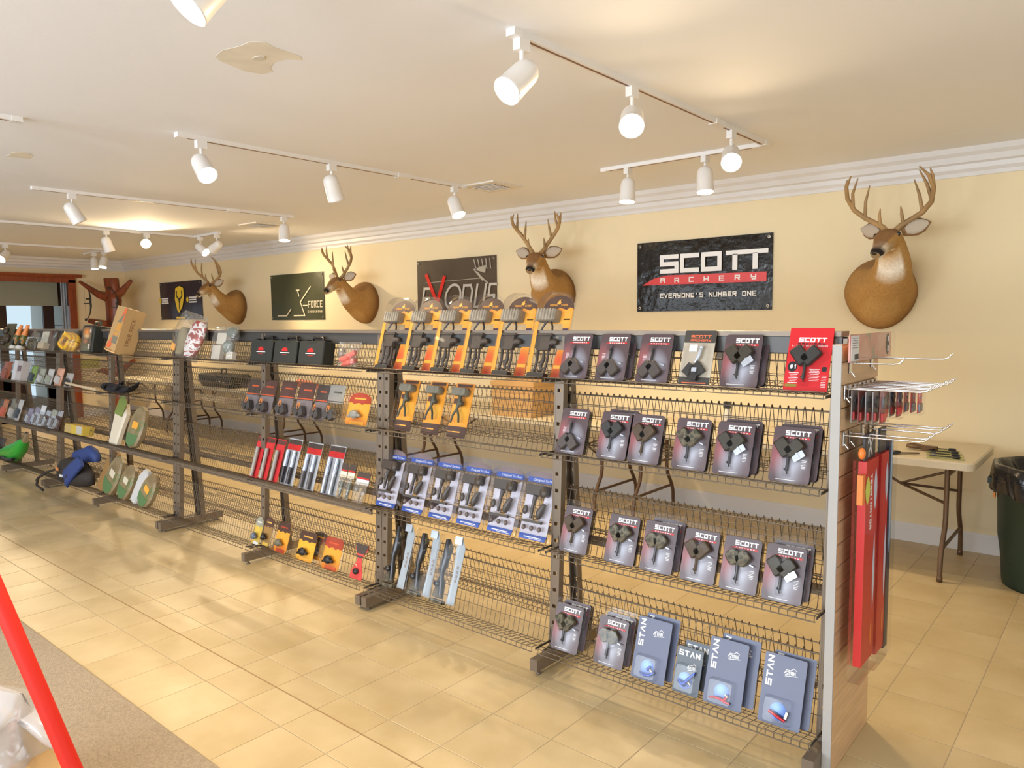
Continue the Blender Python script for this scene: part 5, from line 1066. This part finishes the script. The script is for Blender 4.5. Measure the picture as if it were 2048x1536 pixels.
# bottom shelf bay three
yel=mat('yellow_label',(.72,.50,.08),.5); gry=mat('pale_green_grey_header',(.36,.36,.28),.5)
put(arch_pack(.095,.195,gry,yel,WHITE,mat('slate_blue_cup',(.14,.17,.24),.35)),4,-4.445,'slim yellow pack with pale header at the end of the bottom row','accessory pack','accessory_pack',s0=.004); put(arch_pack(.105,.20,mar,mat('brown_yellow_card',(.35,.20,.06),.5),yel,BLACK),4,-4.335,'slim brown pack with dark header beside the slim yellow one','accessory pack','accessory_pack',s0=.016)
put(arch_pack(.150,.21,brownp,amber,redcap,mat('olive_grey_item',(.15,.14,.09),.4),'r'),4,-4.160,'rounded orange pack with brown header, grey item inside, bottom shelf','accessory pack','accessory_pack',s0=.006)
put(arch_pack(.185,.195,brownp,grad_mat('amber_brown_print',(.90,.45,.04),[(0,.0,.1,.05,(.25,.15,.05))],.35),orp,BLACK,'r'),4,-3.895,'wide orange pack with black item in the middle of the bottom row','accessory pack','accessory_pack',s0=.004); put(arch_pack(.165,.185,dkb,mat('olive_brown_card',(.30,.20,.06),.5),orp,greyit),4,-3.835,'arched brown pack tucked behind the wide orange one','accessory pack','accessory_pack',s0=.02,dy=.045)
put(arch_pack(.180,.205,redcap,amber,redband,BLACK,'r'),4,-3.635,'orange pack with red-brown header next to the hourglass red card','accessory pack','accessory_pack',s0=.004)
P=[]; m=MB(); m.prism([(-.055,0),(.05,0),(.050,.03),(.022,.10),(.020,.125),(.05,.165),(.058,.20),(-.058,.20),(-.05,.165),(-.022,.125),(-.022,.10),(-.055,.03)],.02,.022); P.append(('card',m.mesh('card',mat('coral_red_card',(.72,.06,.05),.4))))
m=MB(); m.prism([(-.036,.145),(.036,.145),(.058,.20),(-.058,.20)],.018,.020); m.box((0,.018,.128),(.05,.001,.012)); P.append(('header',m.mesh('header',dkb)))
m=MB(); m.ball((-.005,.012,.045),(.022,.012,.018),0,8,6); P.append(('goods',m.mesh('goods',BLACK))); m=MB(); bubble(m,ell(-.002,.048,.04,.042)[::1],.0195,-.004,.85); P.append(('bubble',m.mesh('bubble',CLEAR)))
put(P,4,-3.372,'hourglass-shaped red card with dark top on the bottom shelf','accessory pack','accessory_pack',s0=.012)
# ------------------------------------------------------------------ far racks
t=put([],1,-6.42,'tall open brown carton with orange print leaning on top shelf','box','carton',s0=.012,dy=.03,lean=R(16),tilt=R(9))
m=MB(); m.box((-.0,-.06,.19),(.20,.15,.38)); m.build('body',card,t)
m=MB(); o=[(-.10,.38),(-.10,.02),(.095,.02)]; m.prism([(-.099,.03),(.0,.03),(.0,.16),(.02,.19)],-.1365,-.1355); m.prism([(.03,.30),(.099,.26),(.099,.378),(.06,.378)],-.1365,-.1355); m.build('orange_print',mat('orange_red_carton_print',(.72,.15,.05),.6),t)
m=MB(); m.prism([(-.02,.18),(.085,.18),(.09,.25),(.02,.25)],-.1370,-.1360); m.box((.02,-.1366,.155),(.09,.001,.02)); m.build('tan_print',mat('ochre_print',(.62,.30,.06),.6),t)
m=MB(); m.prism([(-.01,.25),(.06,.25),(.085,.32),(.07,.33)],-.1370,-.1360); m.box((.03,-.1364,.105),(.10,.001,.06)); m.build('grey_print',mat('grey_olive_print',(.22,.20,.14),.6),t)
m=MB(); m.loft([[(-.105+.21*k/8,-.139-.02*math.sin(k/8*3.14),z) for k in range(9)]+[(.105-.21*k/8,-.130,z) for k in range(9)] for z in (.004,.014)],0,False); m.build('flap',mat('peach_card_edge',(.72,.42,.18),.7),t)
l=MB(); letters(l,'TREE',0,0,.030,.022,.006,.005); letters(l,'RACK',.125,0,.030,.022,.006,.005); me=l.mesh('side_print',mat('brown_ink',(.26,.13,.05),.7)); q=link('side_print',me,t,(.1005,-.045,.075)); q.rotation_euler=(0,R(-90),R(90))
t=put([],1,-7.13,'boxy dark case with an orange sunset label next to the carton','case','lunch_case',s0=.004,dy=-.02,lean=R(10))
m=MB(); o=rrect(-.125,.125,0,.255,.03,4); m.loft([[(x,0,z) for x,z in shrink(o,.95)],[(x,.012,z) for x,z in o],[(x,.16,z) for x,z in o],[(x,.17,z) for x,z in shrink(o,.95)]],0,False); m.build('body',blk,t)
m=MB(); m.prism(rrect(-.105,.105,.02,.235,.015),-.003,-.001); m.build('label',grad_mat('sunset_label',(.12,.09,.06),[(-.01,.19,.10,.05,(.90,.30,.05)),(.0,.155,.09,.03,(.75,.50,.25)),(-.02,.11,.06,.03,(.50,.20,.10)),(.0,.05,.12,.04,(.16,.16,.09))],.4),t)
m=MB(); m.box((.07,-.004,.062),(.035,.002,.045)); m.box((.075,-.004,.20),(.03,.002,.03)); m.build('price_label',mat('grey_white_label',(.55,.52,.48),.5),t)
m=MB(); m.tube([(-.06,.08,.25),(-.05,.08,.29),(.05,.08,.29),(.06,.08,.25)],.011,6); m.build('handle',mat('olive_handle',(.07,.08,.05),.4),t)
t=put([],1,-7.56,'coil of bright yellow rope in a clear bag','bag','clear_bag',s0=.004,dy=-.01,lean=R(14))
yr=mat('yellow_nylon',(.95,.52,.01),.5,bump=.4,bscale=70)
for k in range(3):
    m=MB(); m.tube([(-.02+(.10+.012*k)*math.cos(a),-.03+.028*k+.01*math.sin(3*a),.10+(.06+.006*k)*math.sin(a)) for a in [2*math.pi*j/22 for j in range(23)]],.022,7,caps=False); m.build('coil',yr,t)
m=MB(); m.box((.02,-.055,.10),(.06,.006,.025)); m.build('band',mat('dark_band',(.16,.09,.03),.5),t)
pillow(.34,.21,.14,12,9).build('bag',CLEARBAG,t)
t=put([],1,-8.10,'clear bag with a pale grey card beside the yellow rope coil','bag','clear_bag',s0=.004,dy=-.01,lean=R(16)); pillow(.34,.20,.08,14,8).build('bag',CLEARBAG,t)
m=MB(); m.box((-.03,-.03,.135),(.17,.004,.11)); m.build('card',mat('pale_grey_card',(.55,.52,.44),.5),t); m=MB(); m.box((.09,-.02,.14),(.05,.004,.13)); m.build('maroon_card',mar,t); m=MB(); m.box((-.06,-.02,.05),(.16,.05,.06)); m.build('contents',mat('tan_contents',(.48,.40,.28),.7),t)
t=put([],1,-8.52,'dark camouflage pouch in clear wrap on the far top shelf','bag','clear_bag',s0=.004,dy=-.01,lean=R(16),tilt=R(12)); pillow(.22,.20,.07,17,8).build('bag',CLEARBAG,t)
m=MB(); m.ball((0,-.01,.07),(.085,.04,.065),0,12,8); m.build('pouch',camo,t)
def rattle(x,label):
    t=put([],1,x,label,'call','game_call','orange-tipped game calls',s0=.004,lean=R(16))
    m=MB(); m.tube([(-.0,.0,.16),(.03,.0,.265)],[.030,.016],8); m.build('orange_tip',mat('orange_tip',(.88,.30,.08),.4),t); m=MB(); m.tube([(-.03,0,.05),(0,0,.16)],[.03,.032],8); m.build('barrel',ramp_mat('red_green_wrap',[(0,(.10,.12,.03)),(.5,(.35,.28,.08)),(.55,(.55,.08,.03)),(1,(.12,.10,.06))],30,2,.4,constant=True),t)
    m=MB(); m.lathe([(.0005,0),(.042,0),(.042,.03),(.03,.045)],12,0,True,Matrix.Translation((-.035,0,0))); m.build('base',mat('white_base',(.75,.73,.68),.4),t); m=MB(); m.box((-.035,-.005,.075),(.07,.05,.06)); m.build('bell',gun,t)
rattle(-8.86,'orange-tipped call nearer the camouflage pouch'); rattle(-9.06,'orange-tipped call nearer the broad camouflage card')
put([('card',MB().prism(rrect(-.15,.15,0,.29,.01),.0,.006).mesh('card',camo)),('goods',MB().ball((-.06,-.02,.20),(.05,.03,.04),0).ball((.05,-.02,.12),(.06,.03,.05),0).ball((-.05,-.02,.07),(.04,.03,.03),0).mesh('goods',darkcamo)),('clear_shell',shell(.30,.30,.02,.292))],1,-9.38,'broad camouflage card at the frame edge on the far top shelf','accessory pack','accessory_pack',s0=.0)
def simple(w_,h,cm,im,hm=None,d=.03):
    P=[('card',MB().prism(rrect(-w_/2,w_/2,0,h,.006),d,d+.003).mesh('card',cm))]
    if hm: P.append(('header',MB().box((0,d-.001,h*.84),(w_-.004,.002,h*.28)).mesh('header',hm)))
    P.append(('goods',MB().box((.0,d*.5,h*.36),(w_*.55,d*.7,h*.4),0,Matrix.Rotation(R(12),3,'Y')).mesh('goods',im)))
    o=rrect(-w_/2,w_/2,0,h,.01); m=MB(); m.loft([[(x,d,z) for x,z in o],[(x,-.004,z) for x,z in shrink(o,.9)]],0,False,False,True); P.append(('clear_shell',m.mesh('clear_shell',CLEAR))); return P
pale=mat('pale_grey_card_b',(.62,.60,.58),.45); peach=mat('peach_card',(.78,.40,.25),.5); sage=mat('sage_card',(.40,.42,.32),.5); rust=mat('rust_orange_card',(.42,.10,.03),.5); ltg=mat('lime_card',(.22,.35,.05),.5)
put(simple(.26,.21,rust,mat('rust_fibre',(.36,.08,.02),.8)),2,-9.50,'rust orange pack at the frame edge on the far second shelf','accessory pack','accessory_pack',s0=.0)
t=put([],2,-9.02,'tall white and grey carton on the far second shelf','box','carton',s0=.0,lean=R(14)); MB().box((0,.03,.11),(.26,.07,.22)).build('body',mat('grey_white_carton',(.56,.53,.54),.5),t); MB().box((-.07,-.007,.11),(.10,.003,.215)).build('white_panel',mat('white_panel',(.72,.72,.76),.5),t); MB().box((.06,-.007,.14),(.10,.003,.06)).build('dark_print',mat('mauve_dark_print',(.20,.13,.15),.5),t)
put(simple(.16,.19,ltg,BLACK,ltg),2,-8.66,'black and lime green pack on the far second shelf','accessory pack','accessory_pack',s0=.0)
put(simple(.15,.16,sage,pale,sage),2,-8.42,'sage and white pack beside the black and lime one','accessory pack','accessory_pack',s0=.008); put(simple(.15,.165,pale,sage,pale),2,-8.19,'white-headed sage pack between the sage and the peach packs','accessory pack','accessory_pack',s0=.008); put(simple(.17,.175,peach,pale,peach),2,-7.95,'peach-coloured pack on the far second shelf','accessory pack','accessory_pack',s0=.012)
put(simple(.17,.140,mat('beige_grey_card',(.45,.40,.36),.5),gun,None),2,-7.70,'beige-grey pack with a dark metal part on the far second shelf','accessory pack','accessory_pack',s0=.010)
o=MB(); o.tube([(-7.62,2.60,1.035),(-7.25,2.59,1.022),(-6.88,2.585,1.012)],.011,7); tag(o.build('wooden_stick',mat('pale_wood_stick',(.62,.50,.34),.5)),'pale wooden stick lying along the far second shelf','stick')
blackcl=mat('black_fleece',(.012,.011,.016),.9,bump=.5,bscale=40)
def glove(x,y,z,rz,label):
    t=thing('glove',label,'glove',(x,y,z),(R(-6),0,rz),group='black gloves in the empty basket')
    m=MB(); m.loft([[(-.20+.32*v,.055*a*math.cos(q),.040+.038*a*math.sin(q)) for q in [2*math.pi*j/12 for j in range(12)]] for v,a in ((0,.55),(.1,.85),(.45,1.0),(.8,.9),(1,.6))],0,True); m.build('palm',blackcl,t)
    for k in range(4): MB().tube([(.10,-.036+.024*k,.042),(.16,-.040+.026*k,.045+.008*k),(.215-.012*abs(k-1.5),-.040+.026*k,.055+.016*k)],[.017,.015,.009],7).build('finger',blackcl,t)
    MB().tube([(-.02,-.05,.045),(.05,-.078,.05),(.10,-.085,.06)],[.018,.016,.010],7).build('thumb',blackcl,t)
glove(-6.42,2.60,1.000,R(4),'black glove nearer the third upright in the second-shelf basket'); glove(-6.66,2.615,1.000,R(-8),'black glove beside the stick end in the second-shelf basket')
# third shelf far
put(simple(.16,.22,mat('orange_brown_card',(.55,.16,.03),.5),mat('orange_item',(.75,.12,.02),.5)),3,-9.62,'orange-brown pack at the frame edge on the far third shelf','accessory pack','accessory_pack',s0=.0)
put(simple(.20,.235,mat('olive_grey_card',(.26,.25,.20),.5),pale,mat('olive_grey_card',(.26,.25,.20),.5)),3,-9.34,'olive-grey pack, taller, at the start of the silver row','accessory pack','accessory_pack',s0=.006); put(simple(.13,.235,pale,BLACK,pale),3,-9.15,'tall white-headed pack with a dark item near the silver row','accessory pack','accessory_pack',s0=.010)
silc=mat('silver_foil_card',(.70,.68,.70),.18,.7); violet=mat('violet_grey_card',(.30,.25,.36),.4)
for i,(x,cm,hm,hh) in enumerate(((-8.80,violet,violet,.17),(-8.63,silc,violet,.19),(-8.47,silc,WHITE,.225),(-8.31,mar,silc,.18),(-8.16,silc,sage,.20),(-8.01,mar,silc,.205))):
    put(simple(.13,hh,cm,silc,hm),3,x,['violet-grey foil pack, first of the silver row on the far third shelf','foil pack with violet header, second of the silver row','foil pack with tall white header in the silver row','maroon pack between two foil packs in the silver row','foil pack with sage header in the silver row','maroon and silver pack ending the silver row beside the yellow tray'][i],'accessory pack','accessory_pack',s0=.004+.004*(i%2),tilt=R(4*(i%2)))
t=thing('display_tray','low yellow cardboard tray with a grey label on the third shelf','box',(-7.52,2.60,.568),(R(-8),0,0)); m=MB(); m.box((0,.05,.04),(.42,.10,.08)); m.build('body',mat('yellow_tray_card',(.66,.47,.07),.6),t); MB().box((.135,-.002,.045),(.12,.004,.07)).build('label',mat('grey_white_label',(.55,.52,.48),.5),t); MB().box((-.13,-.002,.04),(.14,.003,.07)).build('tan_print',mat('tan_tray_print',(.55,.40,.16),.6),t)
gcamo=ramp_mat('green_brown_camouflage',[(0,(.09,.11,.04)),(.38,(.22,.16,.08)),(.50,(.30,.22,.12)),(.57,(.15,.18,.07)),(.65,(.45,.22,.08)),(1,(.20,.14,.07))],6,4,.45,constant=False)
def leaf_pack(w_,h,body,base,lens=True,lab=True):
    P=[]; n=12
    o=[(0,0)]+[(w_/2*math.sin(math.pi*min(.92,.10+.86*i/n))**.55,h*i/n) for i in range(1,n)]+[(0,h)]+[(-w_/2*math.sin(math.pi*min(.92,.10+.86*i/n))**.55,h*i/n) for i in range(n-1,0,-1)] if lens else [(-w_*.32,0),(w_*.32,0),(w_/2,h*.75),(w_*.2,h),(-w_*.2,h),(-w_/2,h*.75)]
    m=MB(); m.loft([[(x,.04,z) for x,z in o],[(x,.01,z) for x,z in o],[(x*.85,-.004,h*.5+(z-h*.5)*.92) for x,z in o]],0,False); P.append(('body',m.mesh('body',body)))
    m=MB(); lo=[p for p in o if p[1]<h*.36]; lo.sort(key=lambda p:math.atan2(p[1]-h*.2,p[0])); m.prism([(x*.84,h*.03+z*.9) for x,z in lo],-.006,-.005); P.append(('green_base',m.mesh('green_base',base)))
    if lab: m=MB(); m.prism(rrect(-w_*.18,w_*.22,h*.46,h*.62,.01),-.007,-.005); P.append(('label',m.mesh('label',orp if lab==1 else mat('cream_label_b',(.70,.62,.48),.5))))
    return P
gbase=mat('mid_green_print',(.10,.20,.075),.5); cream=mat('cream_card_back',(.72,.64,.50),.5)
lp_=leaf_pack(.22,.36,cream,cream,False,0)+[('header',MB().prism([(-.09,.26),(.07,.24),(.10,.36),(.03,.42),(-.06,.41)],-.012,-.008).mesh('header',mat('leafy_green_print',(.20,.26,.06),.5)))]
put(lp_,3,-6.64,'cream-backed pack with leafy green header on the third shelf','feed pack','feed_pack','leafy camouflage packs',s0=.01)
put(leaf_pack(.26,.355,gcamo,gbase,True,1),3,-6.31,'lens-shaped camouflage pack with orange label on the third shelf','feed pack','feed_pack','leafy camouflage packs',s0=.012,tilt=R(4))
put(leaf_pack(.26,.36,gcamo,gbase,True,2),4,-6.80,'lens-shaped camouflage pack with cream label next to the blue pack, bottom shelf','feed pack','feed_pack','leafy camouflage packs',s0=.012,tilt=R(19)); put(leaf_pack(.20,.38,mat('tan_brown_print',(.36,.20,.07),.5),gbase,False,0),4,-7.0,'tan pack half behind the cream-label camouflage pack','feed pack','feed_pack','leafy camouflage packs',s0=.014,dy=.03,tilt=R(20))
put(leaf_pack(.23,.31,gcamo,gbase,True,2),4,-6.5,'lens-shaped camouflage pack in the middle of the bottom-shelf trio','feed pack','feed_pack','leafy camouflage packs',s0=.010,tilt=R(16)); put(leaf_pack(.15,.30,mat('white_green_back',(.60,.60,.60),.5),mat('deep_green_print',(.03,.16,.07),.5),False,0),4,-6.28,'white pack with a deep green lower half among the camouflage packs','feed pack','feed_pack','leafy camouflage packs',s0=.010,dy=.012,tilt=R(20))
put(leaf_pack(.23,.29,gcamo,gbase,True,1),4,-6.12,'lens-shaped camouflage pack with orange label nearest the third upright','feed pack','feed_pack','leafy camouflage packs',s0=.010,tilt=R(25))
# blue pack and green bag
t=thing('day_pack','blue and black day pack with trailing straps on the bottom shelf','backpack',(-7.42,2.58,.13))
bk=mat('dark_brown_black_nylon',(.030,.022,.018),.7,bump=.3,bscale=50); bl=mat('blue_nylon',(.03,.06,.22),.6,bump=.3,bscale=30)
m=MB(); m.loft([[(a*.36*math.cos(q)+.02*math.sin(4*q),.10*a*math.sin(q)-.02,.0+.22*v) for q in [2*math.pi*j/18 for j in range(18)]] for v,a in ((0,.75),(.12,1.0),(.5,1.0),(.85,.75),(1,.35))],0,True); m.build('body',bk,t)
m=MB(); m.loft([[(.06+a*.30*math.cos(q),.06+.06*a*math.sin(q)+.012*math.sin(3*q),.19+.13*v+.03*math.cos(q)) for q in [2*math.pi*j/16 for j in range(16)]] for v,a in ((0,.9),(.4,.95),(.8,.75),(1,.35))],0,True); m.loft([[(.02+.32*v+w_*.05,-.112+.03*v*v+b_,.05+.20*v-w_*.075*(1-.4*v)) for w_,b_ in ((-1,0),(-.5,-.012),(0,-.006),(.5,-.016),(1,0),(.5,.012),(0,.014),(-.5,.012))] for v in (0,.25,.5,.75,1)],0,True); m.build('blue_flap',bl,t)
m=MB(); m.tube([(-.33,-.02,.10),(-.44,-.10,.06),(-.52,-.16,.0),(-.50,-.18,-.02)],.012,6); m.tube([(-.52,-.16,.0),(-.44,-.20,-.05),(-.34,-.18,-.09)],.012,6); m.build('strap',bk,t)
m=MB(); m.box((-.12,-.125,.13),(.05,.01,.03)); m.build('orange_tag',mat('orange_tag',(.75,.28,.10),.5),t); m=MB(); m.box((-.02,-.128,.08),(.06,.01,.02)); m.build('white_tag',WHITE,t)
t=thing('green_bag','bright green vinyl bag with a silvery cap on the far bottom shelf','bag',(-9.05,2.585,.13))
gv=mat('bright_green_vinyl',(.04,.42,.05),.35,bump=.4,bscale=9)
m=MB(); m.loft([[(x+a*.0*math.cos(q),.07*a*math.sin(q),z+a*h_*math.cos(q)) for q in [2*math.pi*j/14 for j in range(14)]] for x,z,a,h_ in ((-.62,.05,.4,.05),(-.45,.05,.8,.06),(-.25,.08,1.0,.08),(-.05,.10,1.1,.095),(.12,.17,1.0,.085),(.24,.24,.6,.06),(.27,.26,.3,.03))],0,True); m.build('body',gv,t)
m=MB(); m.tube([(.25,0,.25),(.30,0,.30),(.33,0,.34)],[.035,.03,.018],8); m.build('cap',CHROME,t); m=MB(); m.tube([(-.3,-.06,.02),(-.1,-.07,.02),(.05,-.06,.04)],.02,6); m.build('dark_strip',BLACK,t)
put(simple(.24,.18,mat('dark_grey_card',(.07,.065,.07),.5),gun),4,-9.78,'dark grey pack at the frame edge on the far bottom shelf','accessory pack','accessory_pack',s0=.04)
# bagged goods on the third folding table
t=thing('clear_bag','clear bag with an orange-red roll on the table behind the second shelf','bag',(-7.45,5.08,ZT)); m=pillow(.75,.24,.25,21,8); m.build('bag',CLEARBAG,t)
m=MB(); m.tube([(-.1,-.03,.13),(.12,-.03,.11),(.28,-.02,.09)],[.045,.05,.03],9); m.build('red_roll',mat('orange_red_roll',(.62,.13,.04),.5),t); m=MB(); m.tube([(-.30,-.02,.14),(-.12,-.02,.12)],[.05,.05],9); m.build('pale_roll',mat('pale_mesh_roll',(.58,.55,.42),.6),t)
# ------------------------------------------------------------------ nearest corner: red pole, carton with a clear bag
g=Vector((-2.111,.79,0)); G0=(g-Vector((0,0,1.587))).dot(fw)
tp=Vector((0,0,1.587))+G0*(r_*((-129-1024)/1493.59)+d_*((900-768)/1493.59)+fw)
pole=MB(); dv=(tp-g).normalized(); pole.tube([g+dv*.0,g+dv*.01,tp],[.021,.0235,.0235],12); pole.tube([g-dv*.0,g+dv*.04],.026,12)
tag(pole.build('red_pole',mat('bright_red_enamel',(.62,.012,.003),.6)),'bright red slanting pole in front of the bagged carton on the carpet','pole')
t=thing('carton','open brown carton on the carpet beneath a clear plastic bag','box',(-2.76,.58,.005),(0,0,R(8)))
m=MB()
for c,s in (((0,-.2,.12),(.40,.012,.24)),((0,.2,.12),(.40,.012,.24)),((-.2,0,.12),(.012,.40,.24)),((.2,0,.12),(.012,.40,.24)),((0,0,.006),(.40,.40,.012))): m.box(c,s)
m.build('body',card,t)
m=MB(); m.box((.255,0,.215),(.012,.38,.11),0,Matrix.Rotation(R(115),3,'Y')); m.build('flap',card,t)
t=thing('clear_bag','clear plastic bag bulging from the carton behind the red pole','bag',(-2.72,.66,.03),(0,0,R(20)))
hazy=clear_mat('hazy_poly_bag',(.95,.95,.96),.10,.12,.45,(.74,.72,.72),.8,7)
m=pillow(.34,.42,.34,31,9,jit=.16); m.build('bag',hazy,t)
m=MB(); m.loft([[(.13+.13*v+a*.035*math.cos(q),.02+a*.05*math.sin(q),.36-.10*v*v+.012*math.sin(q)) for q in [2*math.pi*j/8 for j in range(8)]] for v,a in ((0,1),(.4,1.0),(.8,.7),(1,.15))],0,True); m.build('bag_corner',hazy,t)

# odds and ends seen through the wires
t=put([],1,-1.20,'pale back of a card pack on the wall side of the top shelf','release pack','release_pack',s0=.0,dy=.20,lean=R(-16)); t.rotation_euler=(R(16),0,0); t.location=(-1.27,2.90,1.325)
MB().prism(rrect(-.06,.06,0,.15,.008),0,.004).build('card',mat('pale_card_back',(.55,.56,.58),.5),t)
t=thing('spray_bottle','small dark-capped bottle on the near table, seen through the second shelf','bottle',(-2.32,5.20,ZT)); m=MB(); m.lathe([(.0005,0),(.03,0),(.032,.01),(.032,.13),(.022,.16),(.014,.175)],14); m.build('body',mat('milky_bottle',(.55,.53,.48),.4),t); m=MB(); m.box((0,0,.20),(.05,.035,.05)); m.build('cap',BLACK,t)
